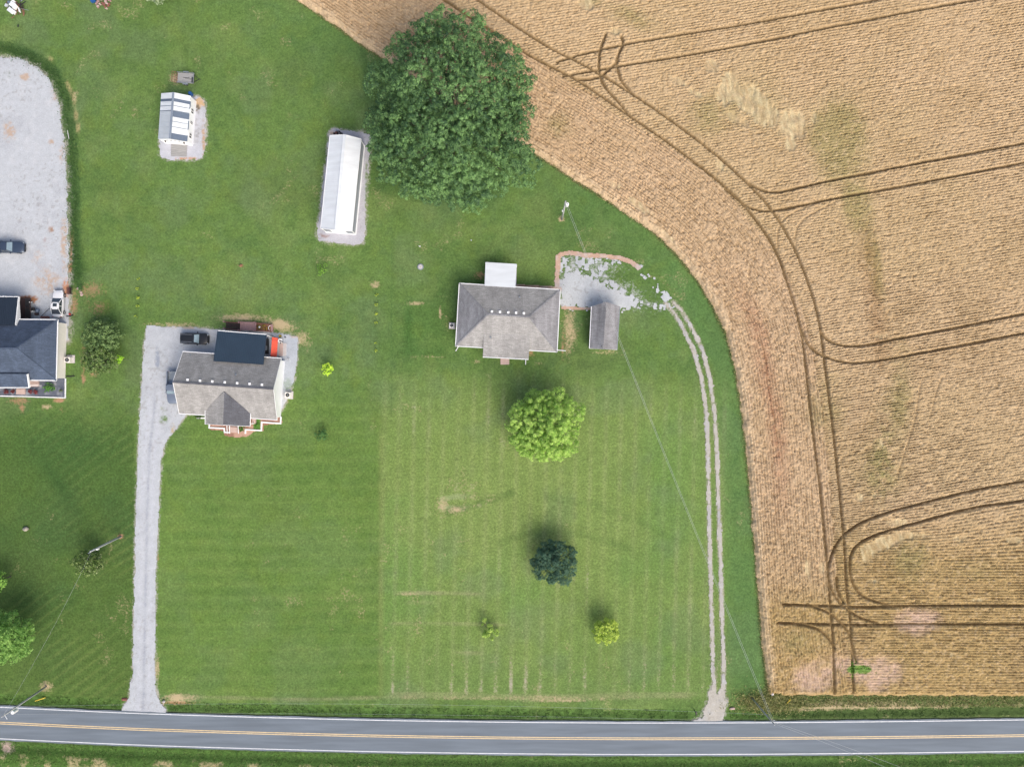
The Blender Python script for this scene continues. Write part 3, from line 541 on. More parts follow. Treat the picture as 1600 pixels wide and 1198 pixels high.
sheet('gravel_path', ((245, 140), (330, 256)), lambda A, B, X, Y: edge(A, B, CABPAD, .35, .6) > 0, gcol((196, 198, 208), [(314, 160, 9, 8, 1.6, (206, 176, 140)), (308, 170, 5, 8, 1.2, (120, 110, 95)), (318, 220, 4, 40, .9, (190, 165, 140)), (308, 200, 9, 40, .6, (150, 150, 150)), (290, 248, 26, 3, 1.0, (200, 160, 130))]), kind='structure')
def m5(A, B, X, Y):
    n = fbm(A, B, .55, 58, 3) * .8 + .2 * fbm(A, B, 2.2, 62, 2); core = sdf(A, B, P2([(876, 446), (877, 470), (880, 479), (925, 482), (972, 480), (984, 480), (986, 466), (960, 455), (940, 440), (915, 428), (890, 424), (878, 430)]))
    fade = sdf(A, B, P2([(873, 400), (885, 398), (960, 402), (975, 412), (940, 425), (965, 445), (1000, 470), (1046, 478), (1042, 484), (990, 482), (930, 480), (874, 470)]))
    return (core + (n - .5) * 3.0 > -.1) | ((fade > 0) & (n + .10 * sm(-6, 1, core) > .60)) | ((dpoly(X, Y, [(1000, 420), (1020, 440), (1050, 475)]) < 6) & (n > .64))
sheet('gravel_patch', ((865, 392), (1062, 490)), m5, gcol((196, 201, 206), [(940, 455, 25, 10, .5, (190, 190, 196))]), z=.018, step=.10, kind='structure')
def tcol(A, B, X, Y): return gcol((192, 188, 180))(A, B, X, Y)
def m6(A, B, X, Y):
    d = np.minimum(dpoly(X, Y, TT1), dpoly(X, Y, TT2)); n = fbm(A, B, .8, 59, 3)
    return (d + (n - .5) * 5 + 2.2 * (vn(A, B, .3, 64) - .5) < 1.9 - 1.4 * (1 - sm(485, 540, Y))) | (sdf(A, B, P2(APRON)) + (n - .5) * 1.3 > 0)
sheet('gravel_track', ((1035, 465), (1145, 1134)), m6, tcol, z=.022, kind='structure')
EDG = [(870, 446), (871, 425), (872, 402), (877, 397), (890, 395), (915, 399), (945, 400), (968, 403), (985, 409), (998, 418)]
sheet('mulch_edging', ((805, 385), (1010, 488)), lambda A, B, X, Y: (dpoly(X, Y, EDG) + 2.4 * (fbm(A, B, .6, 61, 2) - .5) < 2.8) | (dpoly(X, Y, [(808, 448), (874, 452)]) < 3.2) | (dpoly(X, Y, [(880, 481), (921, 482)]) + 3 * (fbm(A, B, .6, 61, 2) - .5) < 1.3), gcol((202, 170, 150), [(820, 448, 30, 4, 1, (160, 130, 115))]), z=.03, kind='structure')

# road
def ribbon(name, off0, off1, z, mat, x0=-330, x1=400, step=1.5, seed=None, **kw):
    xs = np.arange(x0, x1 + step, step); yc = road_y(xs); dy = np.gradient(yc, xs); nl = np.hypot(1, dy); nx, ny = -dy / nl, 1 / nl; vs = []; fs = []
    for i, x in enumerate(xs):
        e = (0, 0) if seed is None else (random.uniform(-.06, .06), random.uniform(-.06, .06))
        for o in (off0 - e[0], off1 + e[1]): vs.append((x + nx[i] * o, yc[i] + ny[i] * o, z))
    for i in range(len(xs) - 1): fs.append((2 * i, 2 * i + 2, 2 * i + 3, 2 * i + 1))
    b = MB(); b.add(vs, fs); return b.build(name, mat, **kw)
road = ribbon('road', -2.98, 2.98, .040, M_asphalt, seed=1, kind='structure')
ribbon('edge_line', 2.60, 2.74, .045, M_linew, parent=road); ribbon('edge_line', -2.74, -2.60, .045, M_linew, parent=road)
ribbon('centre_line', .07, .22, .045, M_liney, parent=road); ribbon('centre_line', -.22, -.07, .045, M_liney, parent=road)

# ---------------------------------------------------------------- foliage
def leaves(P, N, size, cols, rs, asp=.6, flat=.28):
    n = len(P); N = N + rs.normal(0, flat, (n, 3)); N /= np.linalg.norm(N, axis=1)[:, None] + 1e-9
    T = np.cross(N, rs.normal(0, 1, (n, 3))); T /= np.linalg.norm(T, axis=1)[:, None] + 1e-9; B = np.cross(N, T)
    s = (size * (.6 + .8 * rs.rand(n)))[:, None] / 2
    V = np.stack([P - T * s, P - B * s * asp, P + T * s, P + B * s * asp], 1).reshape(-1, 3)
    return V, np.arange(4 * n).reshape(-1, 4), np.repeat(cols, 4, 0)
def foliage(name, lobes, parent, c_a, c_b, n_leaf, size, sub=(14, .42), seed=1, label=None, c_tip=None, low=-.25, asp=.6):
    """lobes: (x,y,z,rx,rz). Sub-clumps on each lobe's shell, leaves on each sub-clump's shell."""
    rs = np.random.RandomState(seed); A = sum(l[3] * (l[3] + l[4]) for l in lobes); Ps = []; Ns = []; Cs = []
    ca, cb = np.array(c_a), np.array(c_b)
    for (x, y, z, rx, rz) in lobes:
        nl = int(n_leaf * rx * (rx + rz) / A); ns = max(3, int(sub[0])); d = rs.normal(0, 1, (ns * 3, 3)); d /= np.linalg.norm(d, axis=1)[:, None]; d = d[d[:, 2] > low][:ns]
        cen = np.array([x, y, z]) + d * np.array([rx, rx, rz]) * (.60 + .30 * rs.rand(len(d), 1)); rr = sub[1] * rx * (.6 + .7 * rs.rand(len(d)))
        ctone = rs.rand(); per = max(4, nl // len(d))
        for c, r, dd in zip(cen, rr, d):
            q = rs.normal(0, .8, (per, 3)) + dd * .6 + np.array([0, 0, .75]); q /= np.linalg.norm(q, axis=1)[:, None]
            Ps.append(c + q * r * (.78 + .26 * rs.rand(per, 1)) * np.array([1, 1, .9])); Ns.append(q)
            t = np.clip(.5 * ctone + .5 * rs.rand() + rs.normal(0, .22, per), 0, 1)[:, None]
            cc = (ca * (1 - t) + cb * t) * 1.55
            if c_tip is not None:
                w = (rs.rand(per) < .12)[:, None]; cc = np.where(w, np.array(c_tip), cc)
            Cs.append(cc)
    P = np.concatenate(Ps); N = np.concatenate(Ns); C = np.concatenate(Cs)
    V, Q, CC = leaves(P, N, size, C, rs, asp)
    if parent is not None: V = V - np.array(wloc(parent))
    me = mesh_np(name, V, Q, M_leaf, CC); return link(name, me, parent)
def trunk(parent, base, tops, r0, zf=.45):
    b = MB(); base = Vector(base); rs = random.Random(int(base.x * 10) + 5); cen = sum((Vector(t) for t in tops), Vector()) / len(tops)
    fork = base.lerp(Vector((cen.x, cen.y, cen.z)), zf); b.tube([base - Vector((0, 0, .2)), base.lerp(fork, .1), base.lerp(fork, .6), fork], [r0 * 1.5, r0 * 1.05, r0 * .9, r0 * .8], 10); b.build('trunk', M_bark, parent, smooth=True)
    b = MB()
    for t in tops:
        t = Vector(t); m1 = fork.lerp(t, .5) + Vector((rs.uniform(-.4, .4), rs.uniform(-.4, .4), .3)) * r0 * 3
        b.tube([fork - Vector((0, 0, .2)), m1, t], [r0 * .5, r0 * .28, r0 * .08], 6)
    b.build('limbs', M_bark, parent, smooth=True)

def tree_from_outline(name, label, outline, cen, ztop, zlow, nl, lr, c_a, c_b, n_leaf, size, r0, seed, group=None, sub=(14, .42), c_tip=None, zc=None, cat='tree', nskirt=0, holes=()):
    """crown filled with lobes under a dome; outline and centre are where the crown shows in the photo"""
    zc = zc or (ztop + zlow) / 2; base = W(cen[0], cen[1], zc); base.z = 0
    t = thing(name, label, cat, base, group=group); rs = random.Random(seed); pts = outline; lobes = []; tries = 0
    ang = [math.atan2(p[1] - cen[1], p[0] - cen[0]) for p in pts]; rad = [math.hypot(p[0] - cen[0], p[1] - cen[1]) for p in pts]
    o = sorted(zip(ang, rad)); aa = np.array([a for a, _ in o]); rr = np.array([r for _, r in o])
    def rmax(a): return float(np.interp(a, np.concatenate([aa - 2 * math.pi, aa, aa + 2 * math.pi]), np.concatenate([rr, rr, rr])))
    pos = []
    if not holes:
        q = W(cen[0], cen[1], ztop - lr); lobes.append((q.x, q.y, ztop - lr * 1.1, lr, lr * .8))
    while len(pos) < nl and tries < 20000:
        tries += 1; a = rs.uniform(-math.pi, math.pi); u = math.sqrt(rs.random()); R0 = rmax(a); lp = lr * F / (H - zc)
        rmx = max(R0 - lp * .75, R0 * .35); r = u * rmx; p = (cen[0] + r * math.cos(a), cen[1] + r * math.sin(a)); rn = r / rmx
        if any(math.hypot(p[0] - h[0], p[1] - h[1]) < h[2] for h in holes): continue
        if any(math.hypot(p[0] - q[0], p[1] - q[1]) < lp * (1.15 if tries < 8000 else .8) for q in pos): continue
        pos.append(p); z = zlow + (ztop - zlow - lr * .8) * math.sqrt(max(0, 1 - (rn * .93) ** 2)) + rs.uniform(-.7, .5) * lr
        q = W(p[0], p[1], z); s = rs.uniform(.6, 1.3); lobes.append((q.x, q.y, z, lr * s, lr * s * .8))
    if nskirt:
        for i in range(60 if name == 'oak_tree' else max(5, nl // 2)):
            a = rs.uniform(-math.pi, math.pi); u = math.sqrt(rs.random()) * .8; z = zlow + (ztop - zlow) * .5 * math.sqrt(1 - u * u) - lr * .4; q = W(cen[0] + u * rmax(a) * math.cos(a), cen[1] + u * rmax(a) * math.sin(a), z); lobes.append((q.x, q.y, z, lr * 1.1, lr * .6))
    for i in range(nskirt):
        a = 2 * math.pi * i / nskirt + rs.uniform(-.1, .1); q = W(cen[0] + rmax(a) * (sk := rs.uniform(.76, .93)) * math.cos(a), cen[1] + rmax(a) * sk * math.sin(a), zlow); u_ = rs.uniform(.6, 1.15); lobes.append((q.x, q.y, zlow * rs.uniform(.85, 1.1), lr * .8 * u_, lr * .7 * u_))
    foliage('crown', lobes, t, c_a, c_b, n_leaf, size, sub, seed, c_tip=c_tip)
    tops = [l[:3] for l in lobes][:26]; trunk(t, base, tops, r0)
    return t
def disc(cx, cy, rx, ry, n=20, j=.08, seed=1):
    rs = random.Random(seed); return [(cx + rx * (1 + rs.uniform(-j, j)) * math.cos(2 * math.pi * i / n), cy + ry * (1 + rs.uniform(-j, j)) * math.sin(2 * math.pi * i / n)) for i in range(n)]

BIG = [(690, 10), (718, 10), (745, 22), (762, 45), (795, 62), (832, 78), (838, 110), (831, 155), (822, 185), (836, 220), (842, 255), (856, 280), (838, 304), (808, 294), (785, 306), (772, 332), (735, 336), (712, 325), (690, 318), (660, 318), (625, 312), (602, 288), (580, 268), (570, 235), (568, 205), (584, 170), (592, 148), (574, 128), (572, 110), (602, 100), (612, 78), (608, 62), (640, 40), (668, 24)]
tree_from_outline('oak_tree', 'huge spreading dark green tree overhanging the wheat beside the long white barn', BIG, (706, 180), 19.5, 7.0, 120, 1.9, c8(52, 82, 56), c8(120, 158, 96), 235000, .24, .55, 11, sub=(36, .26), zc=13, nskirt=24, holes=((645, 105, 15), (630, 88, 8), (708, 95, 10), (775, 92, 11), (818, 208, 14), (740, 190, 8), (733, 225, 9), (690, 150, 6), (770, 160, 6), (655, 300, 5), (728, 205, 12), (742, 235, 11)))
tree_from_outline('round_tree', 'bright lime green round tree on the lawn south of the hip roofed house', disc(853, 664, 62, 60, 26, .05, 3), (853, 664), 9.2, 2.4, 46, 1.35, c8(104, 148, 54), c8(180, 212, 110), 70000, .20, .22, 12, sub=(16, .34), c_tip=c8(190, 214, 130), nskirt=14)
tree_from_outline('round_tree', 'dark blue green round tree below the lime green tree', disc(868, 878, 37, 36, 18, .07, 4), (868, 878), 5.6, 1.2, 34, .75, c8(40, 70, 56), c8(88, 122, 100), 44000, .13, .15, 13, sub=(22, .44), nskirt=10)
tree_from_outline('small_tree', 'small yellow green round tree near the gravel track', disc(947, 986, 22, 22, 14, .06, 5), (947, 986), 3.6, .8, 18, .5, c8(124, 154, 52), c8(200, 218, 104), 15000, .13, .08, 14, sub=(16, .5), nskirt=8)
tree_from_outline('small_tree', 'tiny bright yellow green sapling below the dark round tree', [(755, 966), (769, 974), (779, 988), (774, 998), (759, 998), (751, 985)], (765, 985), 2.2, .5, 9, .30, c8(130, 164, 70), c8(186, 210, 112), 9000, .13, .04, 15, sub=(12, .6), nskirt=5)
tree_from_outline('small_tree', 'small bright lime sapling between the two houses', disc(512, 577, 9.5, 9.5, 10, .06, 6), (512, 577), 2.8, .9, 9, .34, c8(150, 196, 50), c8(214, 236, 96), 5000, .13, .05, 16, sub=(8, .4), nskirt=4)
tree_from_outline('small_tree', 'sparse young green sapling south of the long white barn', disc(503, 421, 10, 10, 10, .15, 7), (503, 421), 2.6, .8, 8, .3, c8(92, 136, 52), c8(130, 170, 72), 1200, .13, .04, 17, sub=(6, .5))
tree_from_outline('shrub', 'low dark green shrub on the lawn southeast of the gable roofed house', disc(503, 680, 11, 11, 10, .1, 8), (503, 680), 1.7, .4, 9, .4, c8(58, 98, 50), c8(90, 130, 72), 2600, .13, .04, 18, sub=(8, .45), cat='shrub')
tree_from_outline('bushy_tree', 'large dark bushy shrub, northern of the clump by the blue roofed house', disc(160, 524, 32, 29, 16, .1, 9), (160, 524), 5.2, 1.4, 26, .75, c8(66, 92, 54), c8(118, 144, 88), 13000, .22, .14, 19, sub=(12, .42), nskirt=10)
tree_from_outline('bushy_tree', 'dark bushy shrub with pale twigs, southern of the clump by the blue roofed house', disc(157, 563, 27, 21, 16, .1, 10), (157, 563), 4.2, 1.2, 18, .7, c8(64, 92, 46), c8(116, 140, 78), 8500, .22, .12, 20, sub=(12, .42), c_tip=c8(150, 160, 120), nskirt=8)
tree_from_outline('shrub', 'bright lime green sprig at the east side of the dark shrub clump', [(181, 560), (188, 552), (195, 553), (194, 560), (188, 568), (181, 569)], (188, 561), 3.2, 1.6, 6, .3, c8(130, 180, 44), c8(170, 212, 70), 800, .18, .04, 21, sub=(8, .45), cat='shrub')
tree_from_outline('small_tree', 'dark green tree beneath the leaning crossarm pole west of the driveway', disc(137, 878, 25, 20, 16, .08, 11), (137, 878), 5.0, 1.6, 18, .65, c8(62, 88, 42), c8(112, 136, 70), 7000, .2, .1, 22, sub=(12, .4), c_tip=c8(176, 186, 140), nskirt=8)
tree_from_outline('broad_tree', 'large bright green tree cut by the left picture edge', disc(4, 994, 54, 40, 20, .1, 12), (4, 994), 8.0, 2.6, 40, 1.2, c8(84, 128, 54), c8(146, 184, 100), 20000, .24, .2, 23, sub=(14, .38), nskirt=12)
tree_from_outline('small_tree', 'small bright green tree at the left picture edge above the large one', disc(-4, 908, 16, 17, 12, .1, 13), (-4, 908), 4.4, 1.6, 9, .6, c8(92, 140, 54), c8(150, 190, 92), 3000, .2, .08, 24, sub=(10, .4), nskirt=4)
tree_from_outline('broad_tree', 'pale leaved tree just reaching in at the top picture edge', disc(248, -24, 34, 29, 16, .12, 14), (248, -24), 6.5, 2, 16, 1.0, c8(110, 132, 96), c8(166, 180, 150), 7000, .22, .14, 25, sub=(12, .4), nskirt=8)
# shrubs in the planted bed
for i, (x, y, rr, ca, cb, lab) in enumerate([(76, 605, 10, c8(60, 104, 44), c8(92, 140, 62), 'wide bright green shrub in the slate bed before the blue roofed house'),
        (10, 612, 4.4, c8(90, 36, 40), c8(128, 60, 58), 'dark red shrub in the slate bed, leftmost of four'), (19, 611.5, 3.8, c8(90, 36, 40), c8(128, 60, 58), 'dark red shrub in the slate bed directly left of the doorstep'),
        (47, 612, 3.6, c8(100, 38, 46), c8(136, 62, 64), 'dark red shrub in the slate bed directly right of the doorstep'), (56, 612, 4.3, c8(100, 38, 46), c8(136, 62, 64), 'dark red shrub in the slate bed, rightmost of four'),
        (95, 610, 3, c8(80, 96, 74), c8(120, 130, 104), 'small grey green plant at the right end of the slate bed'),
        (376.5, 670, 6, c8(50, 96, 34), c8(82, 132, 46), 'dark green shrub beside the front steps of the gable roofed house'), (401, 666, 5, c8(80, 132, 52), c8(130, 170, 80), 'light green shrub in the white edged bed right of the porch gable'),
        (310, 650, 7, c8(44, 66, 38), c8(74, 96, 56), 'dark shrub tucked under the eave left of the porch gable'), (125, 451, 5, c8(52, 92, 46), c8(84, 122, 66), 'small green shrub between the brown bench and the pale stones')]):
    tree_from_outline('shrub', lab, disc(x, y, rr, rr * (.75 if i == 0 else .9), 10, .1, 30 + i), (x, y), .9 if rr < 8 else 1.3, .2, 6 if rr < 8 else 10, max(.14, rr * .045), ca, cb, 500 if rr < 8 else 1500, .12, .02, 40 + i, sub=(8, .45), cat='shrub', group=None)
# seedling rows (grow tubes of yellow green leaves)
for gname, pts in (('row of seedlings between the lawns', [(589, 461), (588.5, 476), (588, 490), (588, 505), (588, 536), (588, 548)]), ('row of seedlings left of the driveway head', [(218, 436), (216, 451), (216.5, 465), (216.5, 479), (214, 494)])):
    for i, (x, y) in enumerate(pts):
        b = W(x, y); t = thing('seedling', ['northernmost', 'second from north', 'third from north', 'fourth from north', 'fifth from north', 'southernmost'][i if len(pts) == 6 or i < 4 else 5] + ' tiny yellow green seedling in the row ' + ('between the two houses' if x > 400 else 'above the driveway corner'), 'seedling', b, group=gname)
        foliage('leaves', [(b.x, b.y, .3, .24, .24)], t, c8(136, 160, 50), c8(176, 190, 70), 60, .15, (6, .5), seed=60 + i); q = MB(); q.tube([(b.x, b.y, -.05), (b.x + .02, b.y, .35)], [.02, .01], 5); q.build('stem', M_bark, t)

# rough tall grass along the verges, weeds at the field corner (uncountable)
rs = np.random.RandomState(5)
def tufts(name, n, fx, size, ca, cb, hgt, label, keep=None):
    X, Y = fx(n)
    x = (X - 800) * H / F; y = (599 - Y) * H / F; z = -ditch(x, y) - .03 + hgt * rs.rand(len(x)); t = rs.rand(len(x), 1); c = np.array(ca) * (1 - t) + np.array(cb) * t
    N = rs.normal(0, 1, (len(x), 3)); N[:, 2] = np.abs(N[:, 2]) + .4
    V, Q, CC = leaves(np.stack([x, y, z], -1), N / np.linalg.norm(N, axis=1)[:, None], size, c, rs, .3); link(name, mesh_np(name, V, Q, M_leaf, CC), kind='stuff', label=label)
def nverge(n):
    X = rs.uniform(-60, 1680, n); yc = 599 - road_y((X - 800) * H / F) * k; Y = yc - rs.uniform(30, 45, n); ok = (np.abs(X - 225) > 38) & ~((X > 1075) & (X < 1140)) & (vn(X, Y, 6, 8) > .35); return X[ok], Y[ok]
def sverge(n):
    X = rs.uniform(-60, 1680, n); yc = 599 - road_y((X - 800) * H / F) * k; Y = yc + rs.uniform(29, 62, n); return X, Y
tufts('verge_grass', 16000, nverge, .26, c8(76, 108, 50), c8(112, 140, 72), .08, 'rough uncut grass in the ditch north of the road')
tufts('verge_grass', 18000, sverge, .26, c8(78, 110, 50), c8(124, 148, 80), .10, 'rough uncut grass in the ditch south of the road')
tufts('field_margin_weeds', 6000, lambda n: (rs.normal(1205, 26, n), rs.normal(1096, 9, n)), .34, c8(112, 134, 66), c8(196, 188, 128), .35, 'tangled weeds at the wheat field corner by the road')
tufts('field_margin_weeds', 6000, lambda n: (rs.uniform(1240, 1680, n), rs.uniform(1086, 1104, n)), .34, c8(112, 134, 66), c8(186, 176, 124), .15, 'patchy grass strip between wheat and road ditch')
def alongedge(n):
    e = np.array(EDGE[2:]); i = rs.randint(0, len(e) - 1, n); t = rs.rand(n, 1); p = e[i] * (1 - t) + e[i + 1] * t + rs.normal(0, 1.6, (n, 2)) - np.array([1.5, -1]); return p[:, 0], p[:, 1]
tufts('field_edge_grass', 8000, alongedge, .24, c8(92, 124, 62), c8(176, 170, 116), .25, 'longer grass fringe along the curved wheat edge')
def alongbank(n):
    e = np.array([(-40, 74), (10, 76), (50, 90), (84, 114), (104, 162), (112, 230), (116, 300), (116, 370), (118, 440)], float); i = rs.randint(0, len(e) - 1, n); t = rs.rand(n, 1); p = e[i] * (1 - t) + e[i + 1] * t + rs.normal(0, 6, (n, 2)); return p[:, 0], p[:, 1]
tufts('bank_grass', 11000, alongbank, .24, c8(58, 96, 50), c8(92, 128, 68), .14, 'dark uncut grass bank along the west gravel lot')
tufts('field_weeds', 2500, lambda n: (rs.normal(1340, 14, n), rs.normal(1043, 6, n)), .34, c8(84, 132, 44), c8(126, 172, 66), .5, 'green weeds in the bare patch of wheat near the road')

# ---------------------------------------------------------------- building helpers
def window(parent, p, q, z0, z1, out):
    """window between wall points p and q; out = outward unit normal"""
    p, q = Vector((p[0], p[1], 0)), Vector((q[0], q[1], 0)); d = (q - p).normalized(); o = Vector(out)
    b = MB(); w = .07
    for a, c in (((p, z0), (q, z0)), ((p, z1), (q, z1)), ((p, z0), (p, z1)), ((q, z0), (q, z1)), ((p.lerp(q, .5), z0), (p.lerp(q, .5), z1))): b.bar(a[0] + o * .03 + Vector((0, 0, a[1])), c[0] + o * .03 + Vector((0, 0, c[1])), w, w)
    fr = b.build('window', M_trim, parent)
    g = MB(); n = o * .015; g.add([p + n + Vector((0, 0, z0)), q + n + Vector((0, 0, z0)), q + n + Vector((0, 0, z1)), p + n + Vector((0, 0, z1))], [(0, 1, 2, 3)]); g.build('pane', M_glass, fr)
def walls(parent, quad, z0, z1, mat, inset=.35):
    c = sum((Vector((p[0], p[1], 0)) for p in quad), Vector()) / 4; ins = []
    for p in quad:
        d = Vector((p[0], p[1], 0)) - c; ins.append((p[0] - math.copysign(inset, d.x), p[1] - math.copysign(inset, d.y)))
    b = MB(); b.prism(ins, z0, z1); b.build('wall', mat, parent); return ins
def wall_windows(parent, ins, spec):
    c = sum((Vector((p[0], p[1], 0)) for p in ins), Vector()) / 4
    for side, t0, t1, z0, z1 in spec:
        a = Vector((*ins[side][:2], 0)); b_ = Vector((*ins[(side + 1) % 4][:2], 0)); d = (b_ - a).normalized(); n = Vector((d.y, -d.x, 0))
        if n.dot(a - c) < 0: n = -n
        window(parent, a.lerp(b_, t0), a.lerp(b_, t1), z0, z1, n)
def gutter(parent, pts, mat=None, w=.12, drop=.02, name='gutter'):
    for p, q in pts:
        b = MB(); p, q = Vector(p), Vector(q); b.bar(p - Vector((0, 0, drop)), q - Vector((0, 0, drop)), w, .14); b.build(name, mat or M_trim, parent)
def boxvent(roof, px, py, z, s=.34, mat=None, rz=-.06):
    p = W(px, py, z); b = MB(); b.box((p.x, p.y, z + .05), (s * .8, s * .8, .12), rz); b.box((p.x, p.y, z + .15), (s * 1.1, s * 1.1, .06), rz); b.build('roof_vent', mat or M_trim, roof)
def pipevent(roof, px, py, z):
    p = W(px, py, z); b = MB(); b.cyl((p.x, p.y), .06, z - .1, z + .3, 10); b.cyl((p.x, p.y), .14, z - .05, z + .06, 10); b.build('vent_pipe', M_gmetal, roof)
def ribbed(name, quad, mat, parent, nrib, th=.05, rib=.035, along=0, matr=None):
    """metal roofing: a slab with raised seams; quad ccw from above; seams run from edge 0-1 to edge 3-2"""
    q = [Vector(p) for p in quad]; b = MB(); b.slab(q, th); r = b.build(name, mat, parent); b = MB()
    for i in range(nrib + 1):
        t = (i + .5) / (nrib + 1); a = q[0].lerp(q[1], t); c = q[3].lerp(q[2], t); up = Vector((0, 0, rib / 2)); b.bar(a + up, c + up, .05, rib)
    b.build('seams', matr or mat, r)
    return r

# ---------------------------------------------------------------- HOUSE A, hip roof
za, zr = 2.8, 5.0
A = [W(711.7, 540.8, za), W(870.5, 550, za), W(875.5, 452.6, za), W(717.6, 442.5, za)]   # SW SE NE NW
RW, RE = W(762.4, 490.9, zr), W(827, 495, zr)
hA = thing('hip_roof_house', 'single storey house with grey hip roof and white lean-to patio roof behind', 'house', W(793, 497))
ins = walls(hA, A, 0, za - .05, M_cream, .45)
wall_windows(hA, ins, [(0, .1, .2, 1, 2.1), (0, .8, .92, 1, 2.1), (1, .2, .35, 1, 2.1), (1, .6, .75, 1, 2.1), (2, .1, .2, 1, 2.1), (2, .3, .42, 1, 2.1), (3, .25, .4, 1, 2.1), (3, .6, .7, 1, 2.1)])
b = MB(); b.slab([A[0], A[1], RE, RW]); rA = b.build('roof', M_shA, hA)
b = MB(); b.slab([A[2], A[3], RW, RE]); b.build('roof', M_shA, hA, label='north roof slope')
b = MB(); b.slab([A[1], A[2], RE]); b.build('roof', M_shS, hA, label='streaked east hip slope')
b = MB(); b.slab([A[3], A[0], RW]); b.build('roof', M_shW, hA, label='speckled west hip slope')
b = MB()
for p, q in ((RW, RE), (A[0], RW), (A[1], RE), (A[2], RE), (A[3], RW)): b.bar(p + Vector((0, 0, .012)), q + Vector((0, 0, .012)), .28, .05)
b.build('ridge_cap', M_shW, hA)
gutter(hA, [(A[i], A[(i + 1) % 4]) for i in range(4)])
for x, y in ((768.7, 486.8), (781.3, 487.5), (794.2, 488.3), (806.4, 488.8), (818.5, 489.6)): boxvent(rA, x, y, 4.85)
pipevent(rA, 731.5, 449.2, 3.0); pipevent(rA, 812, 464.2, 3.6)
zp = 3.78
PQ = [W(754.4, 557.8, 2.78), W(825.9, 561.5, 2.78), W(828.5, 524, zp), W(755.9, 520.6, zp)]
b = MB(); b.slab(PQ, .07); b.build('porch_roof', M_shA, hA); gutter(hA, [(PQ[0], PQ[1])])
pipevent(rA, 766.5, 527, 3.68)
for t in (.03, .35, .65, .97):
    p = PQ[0].lerp(PQ[1], t); b = MB(); b.box((p.x, p.y + .25, 1.36), (.14, .14, 2.65)); b.build('porch_post', M_trim, hA)
b = MB(); b.prism([(PQ[0].x, PQ[0].y + .15), (PQ[1].x, PQ[1].y + .15), (PQ[1].x, PQ[1].y + 1.6), (PQ[0].x, PQ[0].y + 1.6)], 0, .18); b.build('porch_floor', M_conc, hA)
s0, s1 = W(782, 569.5), W(795.8, 558); b = MB(); b.prism([(s0.x, s0.y), (s1.x, s0.y), (s1.x, s1.y), (s0.x, s1.y)], -.02, .16); b.prism([(s0.x + .1, s0.y + .5), (s1.x - .1, s0.y + .5), (s1.x - .1, s1.y), (s0.x + .1, s1.y)], .16, .24); b.build('doorstep', M_concp, hA)
LQ = [W(757.1, 446.5, 2.95), W(805.2, 449.5, 2.95), W(807.3, 412.5, 2.45), W(758.6, 409.5, 2.45)]
r = ribbed('patio_roof', LQ, M_wmetal, hA, 18)
for p in (LQ[2], LQ[3], LQ[2].lerp(LQ[3], .5)):
    b = MB(); b.box((p.x, p.y - .15, 1.2), (.1, .1, 2.35)); b.build('patio_post', M_trim, hA)
b = MB(); b.prism([(LQ[3].x, LQ[0].y), (LQ[2].x, LQ[0].y), (LQ[2].x, LQ[3].y), (LQ[3].x, LQ[3].y)][::1], -.02, .08); b.build('patio_slab', M_conc, hA)
for p, q in (((870, 546.8), (884, 548)), ((821.5, 560), (821.2, 569.5)), ((716.5, 541), (712, 548.5))):
    b = MB(); b.bar(W(*p, .12), W(*q, .08), .12, .1); b.build('downspout', M_trim, hA)
def hvac(px, py, s, label, pad=None, rz=0.0, off=(0, 0)):
    p = W(px, py); t = thing('air_conditioner', label, 'air conditioner', p, rz)
    b = MB(); b.box((0, 0, .04), (s * 1.35, s * 1.35, .12)); b.build('pad', M_conc, t, local=True)
    b = MB(); b.box((off[0], off[1], .5), (s * .9, s * .9, .78)); b.build('casing', M_cream, t, local=True)
    b = MB(); b.cyl((off[0], off[1]), s * .34, .85, .92, 18); g = b.build('fan_grille', M_black, t, local=True)
    b = MB(); b.cyl((off[0], off[1]), s * .1, .90, .94, 10); b.build('hub', M_gmetal, g, local=True)
    return t
hvac(706.5, 509, .8, 'air conditioner unit at the west wall of the hip roofed house', rz=-.05)
hvac(111, 561, 1.0, 'air conditioner unit on a pale pad beside the blue roofed house', off=(-.1, -.15))
hvac(452, 617, 1.0, 'air conditioner unit on a pad at the east gable of the taupe roofed house', rz=-.06)

# garden shed with gable roof
zs, zt = 2.3, 3.5
sh = [W(920.8, 544, zs), W(964.3, 546, zs), W(968.8, 479, zs), W(924, 479, zs)]; r0, r1 = W(942.5, 545.5, zt), W(947.5, 471.5, zt)
sd_ = thing('garden_shed', 'grey shingled gable shed beside the patchy gravel, wires crossing above', 'shed', W(944, 512))
walls(sd_, sh, 0, zs, M_cream, .2)
b = MB(); b.slab([sh[0], r0, r1, sh[3]], .06); b.build('roof', M_shS, sd_); b = MB(); b.slab([r0, sh[1], sh[2], r1], .06); b.build('roof', M_shS, sd_)
i0, i1 = sh[0] + Vector((.2, .2, 0)), sh[1] + Vector((-.2, .2, 0)); b = MB(); b.add([i0, i1, r0 + Vector((0, .2, -.08)), i0 + Vector((0, .08, 0)), i1 + Vector((0, .08, 0)), r0 + Vector((0, .28, -.08))], [(0, 1, 2), (5, 4, 3), (0, 3, 4, 1), (1, 4, 5, 2), (2, 5, 3, 0)]); b.build('gable', M_cream, sd_)
